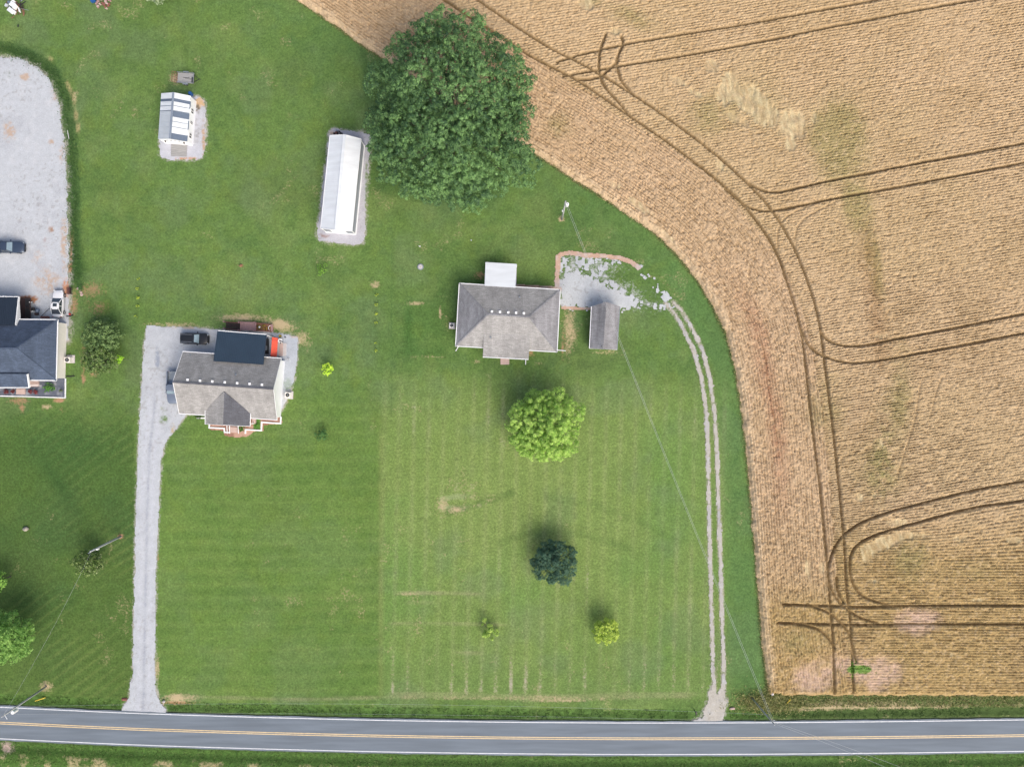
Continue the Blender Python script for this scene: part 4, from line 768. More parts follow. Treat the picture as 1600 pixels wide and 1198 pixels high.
i0, i1 = sh[2] + Vector((-.2, -.2, 0)), sh[3] + Vector((.2, -.2, 0)); b = MB(); b.add([i0, i1, r1 + Vector((0, -.9, -.15)), i0 - Vector((0, .08, 0)), i1 - Vector((0, .08, 0)), r1 + Vector((0, -.98, -.15))], [(0, 1, 2), (5, 4, 3), (0, 3, 4, 1), (1, 4, 5, 2), (2, 5, 3, 0)]); b.build('gable', M_cream, sd_)
gutter(sd_, [(sh[0], sh[1]), (sh[3], sh[0])], w=.1); gutter(sd_, [(sh[1], sh[2])], M_gmetal, w=.08)
p = W(939.5, 541, 3.45); b = MB(); b.cyl((p.x, p.y), .07, 3.2, 3.65, 8); b.build('vent_pipe', M_black, sd_)

# ---------------------------------------------------------------- HOUSE B, long gable
zb, zq = 2.9, 5.7
B = [W(280, 646, zb), W(433, 656, zb), W(439.5, 559.5, zb), W(285.7, 548.9, zb)]; BW, BE = W(270, 596.5, zq), W(427.5, 607.5, zq)
hB = thing('gable_roof_house', 'house with taupe gable roof, white east gable and dark blue metal patio roof', 'house', W(370, 600))
ins = walls(hB, B, 0, zb - .03, M_white, .35)
wall_windows(hB, ins, [(0, .05, .14, 1, 2.1), (0, .8, .9, 1, 2.1), (2, .05, .15, 1, 2.1), (2, .8, .9, 1, 2.1), (3, .2, .35, 1, 2.1), (3, .6, .8, .3, 2.2)])
iE = [Vector((*ins[1][:2], zb)), Vector((*ins[2][:2], zb))]; iW = [Vector((*ins[3][:2], zb)), Vector((*ins[0][:2], zb))]
for (p, q), rr, sx in ((iE, BE, -.3), (iW, BW, .3)):
    t = rr + Vector((sx, 0, -.12)); o = Vector((-.1 if sx < 0 else .1, 0, 0)); b = MB(); b.add([p, q, t, p + o, q + o, t + o], [(0, 1, 2), (5, 4, 3), (0, 3, 4, 1), (1, 4, 5, 2), (2, 5, 3, 0)]); b.build('gable', M_white, hB)
b = MB(); b.slab([B[0], B[1], BE, BW]); b.build('roof', M_shB, hB, label='south roof slope')
b = MB(); b.slab([B[2], B[3], BW, BE]); rB = b.build('roof', M_shB, hB, label='north roof slope')
b = MB(); b.bar(BW + Vector((0, 0, .015)), BE + Vector((0, 0, .015)), .3, .05); b.build('ridge_cap', M_shD, hB)
gutter(hB, [(B[0], B[1]), (B[2], B[3])]); b = MB()
for p, q in ((B[1], BE), (BE, B[2]), (B[3], BW), (BW, B[0])): b = MB(); b.bar(p - Vector((0, 0, .05)), q - Vector((0, 0, .05)), .06, .18); b.build('rake_board', M_trim, hB)
for i in range(7): boxvent(rB, 293.7 + i * 19.35, 593.3 + i * 1.28, 5.42)
pipevent(rB, 298, 555.2, 3.15); pipevent(rB, 368.5, 585.2, 4.9)
# porch gable
zg = 4.5
G = [W(320.6, 662.3, zb - .02), W(390.8, 665.8, zb - .02)]; Gt = W(348.5, 664, zg); Ga = W(349.5, 617, zg + .52)
GV = [W(320.6, 640, zb + .42), W(391.7, 645, zb + .42)]
ap = W(350.5, 612, 5.35)
b = MB(); b.slab([G[0], Gt, ap, GV[0]], .07); b.build('porch_roof', M_shB, hB)
b = MB(); b.slab([Gt, G[1], GV[1], ap], .07); b.build('porch_roof', M_shD, hB, label='dark grey east slope')
b = MB(); q0 = G[0] + Vector((.25, .2, 0)); q1 = G[1] + Vector((-.25, .2, 0)); qt = Gt + Vector((0, .2, -.1)); b.add([q0, q1, qt, q0 + Vector((0, .1, 0)), q1 + Vector((0, .1, 0)), qt + Vector((0, .1, 0))], [(0, 1, 2), (5, 4, 3), (0, 3, 4, 1), (1, 4, 5, 2), (2, 5, 3, 0)]); b.build('gable', M_white, hB)
b = MB(); b.bar(G[0] - Vector((0, 0, .05)), Gt - Vector((0, 0, .05)), .06, .16); b.bar(Gt - Vector((0, 0, .05)), G[1] - Vector((0, 0, .05)), .06, .16); b.build('rake_board', M_trim, hB); gutter(hB, [(G[0], GV[0]), (G[1], GV[1])], w=.08)
for t in (.05, .35, .65, .95):
    p = G[0].lerp(G[1], t); b = MB(); b.box((p.x, p.y + .3, 1.43), (.16, .16, 2.86)); b.build('porch_post', M_trim, hB)
pf = [W(325, 662), W(390, 665), W(390, 652), W(325, 648)]; b = MB(); b.prism([(p.x, p.y) for p in pf], 0, .4); b.build('porch_floor', M_concp, hB)
# steps and the white railing
for i in range(3):
    p = W(365, 668.2 + i * 2.9); b = MB(); b.box((p.x, p.y, .17 - .05 * i), (1.5, .36, .34 - .10 * i), -.05); b.build('step', M_concp, hB)
b = MB()
for x in (354.5, 358.5, 372): b.bar(W(x, 665, .8), W(x + .6, 677, .6), .10, .08); b.bar(W(x, 665, 0), W(x, 665, .8), .09, .09); b.bar(W(x + .6, 677, 0), W(x + .6, 677, .6), .09, .09)
b.build('railing', M_trim, hB)
p0, p1 = W(393, 653, .5), W(399.5, 662.5, .5); b = MB(); b.box(((p0.x + p1.x) / 2, (p0.y + p1.y) / 2, .2), (.6, .95, .4)); b.build('side_step', M_concp, hB)
def edging(label, pts, mat=M_trim, w=.22, h=.22, nm='bed_edging'):
    t = thing(nm, label, 'bed edging', W(*pts[0])); 
    for p, q in zip(pts[:-1], pts[1:]):
        a, c = W(*p, h / 2), W(*q, h / 2); d = (c - a).normalized() * w / 2; b = MB(); b.bar(a - d * .98, c + d * .98, w, h + random.uniform(-.02, .02)); b.build('edging_board', mat, t)
    return t
edging('white edging boards of the flower bed left of the front steps', [(327.5, 662), (327, 668), (350.5, 669), (351, 675), (358.5, 675.5)])
edging('white edging boards stepping along the bed right of the front steps', [(383.5, 676.5), (384, 671), (408.5, 672.5), (409, 659.5), (438.5, 661.5), (439, 652)])
edging('short white board before the dark shrub left of the porch gable', [(309, 653), (320, 653)])
sheet('flower_bed', ((300, 645), (450, 686)), lambda A_, B_, X, Y: (sdf(A_, B_, P2([(327, 660), (327, 670), (350, 673), (352, 680), (370, 683), (388, 680), (395, 674), (411, 672), (411, 664), (425, 662), (440, 660), (440, 650)])) + .25 * (fbm(A_, B_, .6, 5, 2) - .5) > 0), lambda A_, B_, X, Y: mixc(mixc(np.zeros(A_.shape + (3,)) + np.array(c8(196, 160, 142)), sm(.4, .6, fbm(A_, B_, .8, 66, 2)) * .8, c8(150, 110, 96)), sm(395, 397, X) * (1 - sm(406, 408, X)) * (1 - sm(670, 672, Y)), c8(96, 140, 66)), z=.035, kind='structure')
# dark metal patio roof
D = [W(333.8, 563.9, 4.15), W(411.3, 569.4, 4.15), W(416.5, 522.6, 3.1), W(340.3, 516.4, 3.1)]
ribbed('patio_roof', D, M_navy, hB, 27, .07, .04); gutter(hB, [(D[2], D[3])], w=.12); gutter(hB, [(D[0], D[3]), (D[1], D[2]), (D[0], D[1])], M_navy, w=.06)
for p in (D[2], D[3], D[2].lerp(D[3], .5)):
    b = MB(); b.box((p.x, p.y - .2, 1.5), (.14, .14, 3.0)); b.build('patio_post', M_trim, hB)
# orange canopy, patio things
t = thing('orange_canopy', 'orange canopy sheet slung on posts beside the dark blue patio roof', 'canopy', W(428, 541))
Q = [W(422.5, 557, 2.2), W(432, 557.5, 1.9), W(434, 528, 1.9), W(425, 526.5, 2.2)]
b = MB(); n = 6; vs = []
for i in range(n + 1):
    for j in range(4):
        p = Q[0].lerp(Q[1], j / 3).lerp(Q[3].lerp(Q[2], j / 3), i / n); p.z -= .06 * math.sin(math.pi * i / n) + .1 * (j / 3) ** 2; vs.append(p)
b.add(vs, [(i * 4 + j, i * 4 + j + 1, (i + 1) * 4 + j + 1, (i + 1) * 4 + j) for i in range(n) for j in range(3)]); cn = b.build('canvas', M_orange, t, smooth=True)
b = MB()
for u in (.12, .84): b.bar(Q[0].lerp(Q[3], u) + Vector((0, 0, .03)), Q[1].lerp(Q[2], u) + Vector((0, 0, .0)), .05, .06)
b.build('seam', M_red, t)
for i, p in enumerate(Q): b = MB(); b.tube([(p.x, p.y, 0), (p.x, p.y, p.z)], .04, 8); b.build('pole', M_black, t)
t = thing('patio_sofa', 'dark patio sofa with a grey cushion under the edge of the blue roof', 'sofa', W(417, 541)); p = W(417, 541)
b = MB(); b.box((p.x, p.y, .25), (.8, 2.6, .35)); b.build('seat', M_black, t); b = MB(); b.box((p.x - .45, p.y, .5), (.18, 2.6, .85)); b.build('backrest', M_black, t); q = W(417.2, 544); b = MB(); b.box((q.x, q.y, .5), (.4, .75, .12)); b.build('cushion', M_gmetal, t)
t = thing('paving_slabs', 'pair of long pale concrete slabs beside the orange canopy', 'paving', W(442, 545))
for x, w_, m_ in ((434.7, .38, M_conc), (439.5, .62, M_concp), (445, .55, M_conc)): p = W(x, 546); b = MB(); b.box((p.x, p.y, .06), (w_, 2.2, .09), -.03); b.build('slab', m_, t)
t = thing('garden_table', 'white garden table with a dark parasol foot on the concrete patio', 'table', W(440, 533)); p = W(440, 533)
b = MB(); b.cyl((p.x, p.y), .42, .66, .72, 14); b.build('table_top', M_trim, t)
b = MB(); b.box((p.x + .3, p.y - .1, .8), (.55, .12, .08), -.3); b.box((p.x, p.y, .8), (.16, .16, .14)); b.box((p.x + .1, p.y - .35, .78), (.2, .2, .1), .5); b.build('tools', M_black, t)
for i in range(4): a = i * math.pi / 2 + .4; b = MB(); b.bar((p.x + .3 * math.cos(a), p.y + .3 * math.sin(a), 0), (p.x + .25 * math.cos(a), p.y + .25 * math.sin(a), .66), .05, .05); b.build('leg', M_black, t)
def bucket(px, py, r, mat, label, h=.35, nm='bucket', cat='bucket'):
    t = thing(nm, label, cat, W(px, py)); p = W(px, py); b = MB(); n = 14; vs = []
    for rr, z in ((r * .8, 0), (r, h), (r * .9, h), (r * .72, .04)):
        for j in range(n): vs.append((p.x + rr * math.cos(2 * math.pi * j / n), p.y + rr * math.sin(2 * math.pi * j / n), z))
    fs = [(i * n + j, i * n + (j + 1) % n, (i + 1) * n + (j + 1) % n, (i + 1) * n + j) for i in range(3) for j in range(n)] + [tuple(3 * n + j for j in range(n)), tuple(j for j in range(n))[::-1]]
    b.add(vs, fs); b.build('tub', mat, t); b = MB(); b.tube([(p.x - r, p.y, h), (p.x, p.y, h + .02), (p.x + r, p.y, h)], .012, 5); b.build('handle', M_black, t)
bucket(438.7, 525.2, .22, M_yellow, 'yellow bucket on the patio above the garden table')
bucket(446.3, 527, .11, M_black, 'small black pot at the patio corner'); bucket(451.3, 560.5, .13, M_trim, 'small white pot on the concrete by the east gable')
bucket(110, 491, .17, M_red, 'red bucket lying behind the white car', .25)
t = thing('water_hose', 'black hose looped above the orange canopy', 'hose', W(421, 526)); b = MB(); b.tube([W(418, 529, .05), W(420, 525.5, .05), W(424, 524.2, .05), W(428, 526, .05), W(434, 530, .05), W(438, 534, .05)], .05, 6); b.build('tube', M_black, t)
t = thing('water_hose', 'white hose curling over the brick planter end', 'hose', W(421, 512)); b = MB(); b.tube([W(423, 508.5, .55), W(420.5, 509.5, .55), W(419.2, 512, .55), W(420.3, 515, .5), W(423, 518, .2), W(427, 519.3, .05)], .045, 6); b.build('tube', M_trim, t)
# deck row behind the patio roof
t = thing('wooden_planter', 'dark brown sunken boards between timber posts, left part behind the patio roof', 'planter', W(364, 508))
for i in range(5): q0, q1 = W(353, 504.5 + i * 2.3, .4), W(376, 505 + i * 2.3, .4); b = MB(); b.bar(q0, q1, .21, .05); b.build('plank', M_dwood, t)
for x, y in ((352.5, 503), (352.5, 513.5), (376, 504.5), (375.5, 516)): p = W(x, y); b = MB(); b.box((p.x, p.y, .45), (.18, .18, .9)); b.build('post', M_pwood, t)
b = MB(); b.bar(W(352.5, 503, .8), W(376, 504.5, .8), .08, .08); b.bar(W(352.5, 514, .8), W(376, 516, .8), .08, .08); b.build('rail', M_rwood, t)
t = thing('deck_platform', 'pink brown raised platform in the middle behind the dark blue patio roof', 'deck', W(388, 509))
for i in range(8): q0, q1 = W(376.5 + i * 2.95, 502.5 + i * .1, .62), W(376 + i * 2.95, 516 + i * .15, .62); b = MB(); b.bar(q0 + Vector((.15, 0, 0)), q1 + Vector((.15, 0, 0)), .29, .05); b.build('plank', M_pwood, t)
b = MB(); b.bar(W(376, 503, .9), W(375.5, 517, .9), .1, .1); b.bar(W(400, 504, .9), W(399, 517, .9), .1, .1); b.build('rail', M_pwood, t)
for x, y in ((376, 503), (375.5, 517), (400, 504), (399, 517)): p = W(x, y); b = MB(); b.box((p.x, p.y, .45), (.16, .16, .95)); b.build('post', M_pwood, t)
t = thing('brick_planter', 'red brick planter with yellow flowers at the right end behind the patio roof', 'planter', W(413, 511))
pl = [W(401, 505), W(426, 508), W(426, 518), W(401, 516)]; b = MB()
for i in range(4): b.bar(Vector((pl[i].x, pl[i].y, .25)), Vector((pl[(i + 1) % 4].x, pl[(i + 1) % 4].y, .25)), .2, .5)
b.build('brick_wall', M_rwood, t); p = W(426, 513); b = MB(); b.box((p.x + .05, p.y, .52), (.32, 1.2, .06)); b.build('coping', M_pwood, t)
b = MB(); b.prism([(q.x, q.y) for q in (pl[3], pl[2], pl[1], pl[0])], 0, .38); b.build('soil', M_soil, t)
foliage('flowers', [(*W(407, 512)[:2], .5, .45, .2), (*W(415, 512)[:2], .5, .5, .2)], t, c8(80, 90, 50), c8(150, 130, 40), 500, .12, (8, .4), seed=88, c_tip=c8(210, 160, 50))
p = W(408, 511.5); t = thing('garden_lamp', 'round pale garden globe among the yellow flowers', 'garden lamp', W(408, 511.5)); blob('globe', M_trim, (p.x, p.y, .8), .17, t, sq=(1, 1, 1)); b = MB(); b.cyl((p.x, p.y), .03, 0, .7, 6); b.build('stake', M_black, t)

# ---------------------------------------------------------------- HOUSE C, west edge
zc_, zcr = 2.9, 6.2
Cc = [W(-150, 592, zc_), W(88, 594.5, zc_), W(90.4, 499.4, zc_), W(-150, 497, zc_)]; CW, CE = W(-80, 543, zcr), W(25.3, 544.3, zcr)
hC = thing('blue_roof_house', 'house with blue grey hip roof and cream wall, cut by the left picture edge', 'house', W(-30, 545))
ins = walls(hC, Cc, 0, zc_ - .03, M_cream, .4)
wall_windows(hC, ins, [(0, .8, .9, .9, 2.1), (2, .2, .3, 1, 2.1)])
b = MB(); b.slab([Cc[0], Cc[1], CE, CW]); b.build('roof', M_shC, hC, label='south roof slope'); b = MB(); b.slab([Cc[2], Cc[3], CW, CE]); b.build('roof', M_shC, hC, label='north roof slope')
b = MB(); b.slab([Cc[1], Cc[2], CE]); b.build('roof', M_shC, hC, label='east hip slope'); b = MB(); b.slab([Cc[3], Cc[0], CW]); b.build('roof', M_shC, hC, label='west hip slope')
gutter(hC, [(Cc[i], Cc[(i + 1) % 4]) for i in range(4)], w=.16)
b = MB()
for p, q in ((CW, CE), (Cc[1], CE), (Cc[2], CE)): b.bar(p + Vector((0, 0, .012)), q + Vector((0, 0, .012)), .26, .05)
b.build('ridge_cap', M_shC, hC)
gp = [W(-60, 605.5, 2.9), W(45.8, 605.5, 2.9), W(43, 584, 4.0), W(-60, 584, 4.0)]; b = MB(); b.slab(gp, .1); b.build('porch_roof', M_shC, hC); gutter(hC, [(gp[0], gp[1])], w=.14); b = MB(); b.bar(gp[1] + Vector((.05, 0, .02)), gp[2] + Vector((.05, 0, .05)), .12, .3); b.build('rake_board', M_trim, hC)
for x in (-40, 0, 20, 43): p = W(x, 603); b = MB(); b.box((p.x, p.y + .1, 1.4), (.16, .16, 2.8)); b.build('porch_post', M_trim, hC)
nq = [W(-60, 508, 3.95), W(23.8, 508, 3.95), W(28.6, 463.6, 3.05), W(-60, 463, 3.05)]; r = ribbed('patio_roof', nq, M_navy2, hC, 30, .07, .045)
gutter(hC, [(nq[2], nq[3])], w=.12); b = MB(); b.bar(nq[1] + Vector((.06, 0, -.1)), nq[2] + Vector((.06, 0, -.1)), .1, .35); b.build('rake_board', M_trim, hC)
b = MB(); a_ = nq[1] + Vector((.0, .2, -.1)); c_ = nq[2] + Vector((-.15, -.1, -.1)); b.add([a_, c_, Vector((a_.x, a_.y, 2.6)), Vector((c_.x, c_.y, 2.6))], [(0, 1, 3, 2)]); b.build('gable', M_trim, hC)
for x in (28, 0, -28): p = W(x, 466); b = MB(); b.box((p.x - .3, p.y, 1.5), (.14, .14, 3)); b.build('patio_post', M_trim, hC)
# doorstep and entry
p = W(33.5, 611.5); b = MB(); b.box((p.x, p.y, .12), (1.45, .95, .24)); b.build('doorstep', M_concp, hC)
p = W(54, 599.5); b = MB(); b.box((p.x, p.y, .15), (1.7, .95, .3)); b.build('side_step', M_concp, hC); b = MB(); q0, q1 = W(47, 602, .9), W(60, 602, .9); b.bar(q0, q1, .1, .1); b.bar(Vector((q0.x, q0.y, .2)), q0, .08, .08); b.bar(Vector((q1.x, q1.y, .2)), q1, .08, .08); b.build('railing', M_trim, hC)
for y in (493, 587): b = MB(); b.tube([W(103.5, y + 1, .08), W(110, y + 1.2, .08), W(114 if y < 500 else 116, y - 1.5 if y < 500 else y, .06)], .09, 6); b.build('drain_pipe', M_black, hC)
sheet('slate_bed', ((-40, 580), (108, 624)), lambda A_, B_, X, Y: sdf(A_, B_, P2([(-60, 600), (88, 592), (102.5, 591), (102.5, 621), (-60, 618)])) > 0, gcol((102, 108, 122), [(95, 605, 12, 14, .6, (150, 155, 170))]), z=.03, kind='structure')
edging('white timber edging round the dark slate bed of the blue roofed house', [(-50, 617.6), (-30, 618), (-10, 618.2), (10, 618.6), (30, 619.2), (50, 619.8), (75, 620.6), (102, 621.4), (102.3, 606), (102.4, 592)], w=.16, h=.16)
# pergola / dark deck north of the house
t = thing('dark_deck', 'nearly black timber deck with railing between the blue roofed house and gravel lot', 'deck', W(38, 481))
for i in range(11): a_, c_ = W(30.5 + i * 1.58, 466, .5), W(30.5 + i * 1.58, 497.5, .5); b = MB(); b.bar(a_, c_, .155, .05); b.build('plank', M_black if i > 5 else M_dwood, t)
b = MB(); b.bar(W(47.5, 466, 1.3), W(47.5, 497, 1.3), .1, .1); b.bar(W(30.5, 466, 1.3), W(47.5, 466, 1.3), .1, .1); b.build('railing', M_dwood, t)
for x, y in ((47.5, 466), (47.5, 481), (47.5, 496), (31, 466)): p = W(x, y); b = MB(); b.box((p.x, p.y, .65), (.11, .11, 1.3)); b.build('post', M_dwood, t)
t = thing('ladder', 'grey metal ladder lying beside the dark deck', 'ladder', W(50, 488)); b = MB(); b.bar(W(48.8, 478, .06), W(48.8, 497, .06), .07, .07); b.bar(W(51.6, 478, .06), W(51.6, 497, .06), .07, .07); b.build('rail', M_gmetal, t); b = MB()
for i in range(8): b.bar(W(48.8, 479 + i * 2.4, .06), W(51.6, 479 + i * 2.4, .06), .05, .05)
b.build('rung', M_gmetal, t)
t = thing('grill', 'barbecue grill with a blue cover and white lid beside the ladder', 'grill', W(58, 485)); p = W(56, 484); b = MB(); b.box((p.x, p.y, .8), (.7, .5, .3), .3); b.build('firebox', M_black, t); q = W(54.8, 487); b = MB(); b.box((q.x, q.y, .75), (.4, .2, .1)); b.build('shelf', M_trim, t); q = W(62.3, 486); blob('cover', M_slate, (q.x, q.y, .6), .36, t, sq=(1, 1, .9)); q = W(60.5, 491); b = MB(); b.box((q.x, q.y, .5), (.45, .4, .5), .2); b.build('tank', M_dwood, t)
for dx, dy in ((-.3, -.2), (.3, -.2), (.3, .2), (-.3, .2)): b = MB(); b.bar((p.x + dx, p.y + dy, 0), (p.x + dx, p.y + dy, .65), .04, .04); b.build('leg', M_black, t)
t = thing('patio_chair', 'small white wire chair beside the grill', 'chair', W(52, 474.5)); p = W(52, 474.5); b = MB(); b.box((p.x, p.y, .42), (.34, .34, .04), .3); b.build('seat', M_gmetal, t); b = MB(); b.box((p.x + .05, p.y + .18, .7), (.34, .04, .5), .3); b.build('backrest', M_trim, t)
for i in range(4): a = i * math.pi / 2 + .8; b = MB(); b.bar((p.x + .2 * math.cos(a), p.y + .2 * math.sin(a), 0), (p.x + .18 * math.cos(a), p.y + .18 * math.sin(a), .42), .03, .03); b.build('leg', M_gmetal, t)
t = thing('pole', 'dark bar lying slantwise on the gravel left of the white car', 'pole', W(70, 489)); b = MB(); b.tube([W(64, 494.5, .05), W(77.5, 481.5, .05)], .045, 6); b.build('shaft', M_black, t)
t = thing('brick_pile', 'low stack of red brown bricks against the wall left of the white car', 'bricks', W(71.5, 495.5))
for i in range(6): p = W(65.5 + i * 2.3, 495.5 + (i % 2) * .4); b = MB(); b.box((p.x, p.y, .12 + .03 * (i % 2)), (.22, .3, .24), .1 * i); b.build('brick', M_rwood, t)
t = thing('garden_bench', 'red brown timber bench at the lot edge right of the white car', 'bench', W(110, 455)); p = W(110, 455)
for i in range(5): b = MB(); b.box((p.x - .3 + i * .16, p.y, .43), (.13, 1.15, .04)); b.build('slat', M_rwood if i % 2 else M_dwood, t)
for sx, sy in ((-.32, -.5), (.34, -.5), (.34, .5), (-.32, .5)): b = MB(); b.box((p.x + sx, p.y + sy, .2), (.08, .08, .42)); b.build('leg', M_dwood, t)
b = MB(); b.box((p.x + .46, p.y, .7), (.05, 1.15, .4)); b.build('backrest', M_dwood, t)
for i, (x, y, r_) in enumerate(((122.5, 451, .24), (125.5, 453, .2), (127, 456.5, .22), (128, 460.5, .26))):
    blob('stone', M_concp, (*W(x, y)[:2], .1), r_, None, seed=i, label=['northernmost', 'second from north', 'third from north', 'southernmost'][i] + ' pale stone in the curved row right of the bench', cat='stone', group='curved row of pale edging stones')

# ---------------------------------------------------------------- BARN
zw, zrb = 3.0, 3.95
bq = [W(500.8, 357, zw), W(550.2, 361, zw), W(564.3, 217.5, zw), W(515.5, 212, zw)]; b0, b1 = W(525, 359.5, zrb), W(538.6, 210.8, zrb)
hb = thing('white_barn', 'long white metal barn on a gravel pad left of the huge tree', 'barn', W(533, 290))
ins = walls(hb, bq, 0, zw - .05, M_gmetal, .10)
r = ribbed('roof', [bq[3], bq[0], b0, b1], M_wmetal, hb, 44, .05, .03); r = ribbed('roof', [bq[1], bq[2], b1, b0], M_wmetal, hb, 44, .05, .03)
b = MB(); b.bar(b0 + Vector((0, 0, .05)), b1 + Vector((0, 0, .05)), .5, .05); b.build('ridge_cap', M_wmetal, hb)
for (p, q), t_, d in (((bq[0], bq[1]), b0, .12), ((bq[2], bq[3]), b1, -.12)):
    o = Vector((0, d, 0)); p_, q_, t2 = p + o * .8, q + o * .8, t_ + o * .8 - Vector((0, 0, .07)); b = MB(); b.add([p_, q_, t2, p_ + o, q_ + o, t2 + o], [(0, 1, 2), (5, 4, 3), (0, 3, 4, 1), (1, 4, 5, 2), (2, 5, 3, 0)]); b.build('gable', M_gmetal, hb)
gutter(hb, [(bq[i], bq[(i + 1) % 4]) for i in (1, 3)], w=.08); b = MB()
for p, q in ((bq[0], b0), (b0, bq[1]), (bq[2], b1), (b1, bq[3])): b.bar(p, q, .1, .14)
b.build('rake_trim', M_trim, hb)
b = MB()
bb = [Vector((*p[:2], 0)) for p in ins]
b.bar(bb[0] + Vector((-.02, -.06, .15)), bb[1] + Vector((.04, -.06, .15)), .16, .3); b.bar(bb[1] + Vector((.06, -.1, .15)), bb[2] + Vector((.06, 0, .15)), .14, .3)
for i in (0, 1, 2): b.bar(bb[i] + Vector((0, -.03, 0)), bb[i] + Vector((0, -.03, zw - .1)), .16, .16)
b.build('base_trim', M_trim, hb)
c0, c1 = bb[0], bb[1]; b = MB(); b.bar(c0.lerp(c1, .25) + Vector((0, -.04, 1.3)), c0.lerp(c1, .75) + Vector((0, -.04, 1.3)), .06, 2.5); b.build('garage_door', M_white, hb)
t = thing('scrap_pile', 'small dark pile of junk behind the long white barn', 'junk', W(526, 208))
for i, (x, y, m_) in enumerate(((523, 209.5, M_dwood), (525.5, 208, M_rwood), (528, 209.5, M_dwood), (531.5, 207, M_black), (527, 205, M_gmetal), (533.5, 210, M_black))): p = W(x, y); b = MB(); b.box((p.x, p.y, .2), (.3 + .1 * (i % 3), .22, .35), i * .7); b.build('scrap', m_, t)

# ---------------------------------------------------------------- CABIN with banded roof
ze, zk = 2.2, 3.4
def cabp(u, side):   # along the ridge 0 north..1 south
    a, c = {'L': ((252, 146), (247, 217.5)), 'R': ((298, 150), (292.5, 221.5)), 'K': ((271.2, 144.6), (265.8, 217))}[side]
    return W(a[0] + (c[0] - a[0]) * u, a[1] + (c[1] - a[1]) * u, zk if side == 'K' else ze)
cb = thing('cabin', 'small white cabin with white and slate banded metal roof', 'cabin', W(277, 187))
cq = [cabp(1, 'L'), cabp(1, 'R'), cabp(0, 'R'), cabp(0, 'L')]; ins = walls(cb, cq, 0, ze, M_white, .05)
wbase = [Vector((*p[:2], 0)) for p in ins]
def bands(side, lst):
    for u0, u1, mt in lst:
        if side == 'L': q = [cabp(u0, 'L'), cabp(u1, 'L'), cabp(u1, 'K'), cabp(u0, 'K')]
        else: q = [cabp(u0, 'K'), cabp(u1, 'K'), cabp(u1, 'R'), cabp(u0, 'R')]
        lift = Vector((0, 0, .02 * (1 if mt is M_wmetal else 0))); q = [p + lift for p in q]
        e = .0035; 
        ribbed('roof_panel', [q[0].lerp(q[1], e), q[1].lerp(q[0], e), q[2].lerp(q[3], e), q[3].lerp(q[2], e)], mt, cb, 3, .05, .025)
bands('L', [(0, .125, M_wmetal), (.125, .185, M_slate), (.185, .28, M_wmetal), (.285, .39, M_wmetal), (.395, .50, M_silver), (.502, .62, M_silver), (.622, .74, M_silver), (.742, .87, M_silver), (.872, 1, M_silver)])
bands('R', [(0, .12, M_wmetal), (.12, .19, M_slate), (.19, .275, M_wmetal), (.28, .39, M_wmetal), (.39, .52, M_slate), (.52, .615, M_wmetal), (.62, .73, M_wmetal), (.735, .87, M_wmetal), (.87, 1, M_slate)])
b = MB()
for u in (.385, .62, .735, .28): b.bar(cabp(u, 'K') + Vector((0, 0, .05)), cabp(u, 'R') + Vector((0, 0, .05)), .06, .04)
for u in (.285, .39): b.bar(cabp(u, 'K') + Vector((0, 0, .05)), cabp(u, 'L') + Vector((0, 0, .05)), .06, .04)
b.bar(cabp(.13, 'R') + Vector((.03, 0, .03)), cabp(.28, 'R') + Vector((.03, 0, .03)), .16, .06); b.bar(cabp(.55, 'R') + Vector((.0, 0, .03)), cabp(.74, 'R') + Vector((.0, 0, .03)), .16, .06)
b.build('flashing', M_slate, cb)
b = MB(); b.bar(cabp(0, 'K') + Vector((0, 0, .05)), cabp(1, 'K') + Vector((0, 0, .05)), .34, .06); b.build('ridge_cap', plain('grey_ridge_metal', c8(140, 152, 168), .4), cb)
for p, q, t_, d in ((cabp(1, 'L'), cabp(1, 'R'), cabp(1, 'K'), .10), (cabp(0, 'R'), cabp(0, 'L'), cabp(0, 'K'), -.10)):
    o = Vector((0, d, 0)); dn = Vector((0, 0, .06)); b = MB(); b.add([p + o * .5 - dn, q + o * .5 - dn, t_ + o * .5 - dn, p + o * 1.5 - dn, q + o * 1.5 - dn, t_ + o * 1.5 - dn], [(0, 1, 2), (5, 4, 3), (0, 3, 4, 1), (1, 4, 5, 2), (2, 5, 3, 0)]); b.build('gable', M_white, cb)
e0, e1 = wbase[1], wbase[2]; dd = (e1 - e0).normalized(); nn = Vector((dd.y, -dd.x, 0)); L_ = (e1 - e0).length
for u, w_ in ((.17, .85), (.46, .5), (.72, .85)): window(cb, e0 + dd * (L_ * u - w_ / 2), e0 + dd * (L_ * u + w_ / 2), .8, 1.7, nn)
s0_, s1_ = wbase[0], wbase[1]; b = MB()
for u in (.28, .42, .56, .70): c_ = s0_.lerp(s1_, u); b.box((c_.x, c_.y - .03, 1.9), (.3, .05, .1))
b.build('vent_slot', M_gmetal, cb); b = MB(); c0 = s0_.lerp(s1_, .28); c1 = s0_.lerp(s1_, .74); b.bar(c0 + Vector((0, -.04, .95)), c1 + Vector((0, -.04, .95)), .05, 1.7); b.build('door', M_trim, cb)
for u in (.18, .84): c_ = s0_.lerp(s1_, u); b = MB(); b.box((c_.x, c_.y - .14, 1.6), (.16, .2, .26)); b.build('wall_lamp', M_dwood, cb)
rp = thing('ramp', 'grey weathered board ramp at the cabin door', 'ramp', W(279.5, 235))
for i in range(9): q0, q1 = W(267.2, 226.9 + i * 2.05, .22 - .02 * i), W(292.2 - .08 * i, 227.7 + i * 2.05, .22 - .02 * i); b = MB(); b.bar(q0, q1, .20, .05); b.build('plank', M_wood, rp)
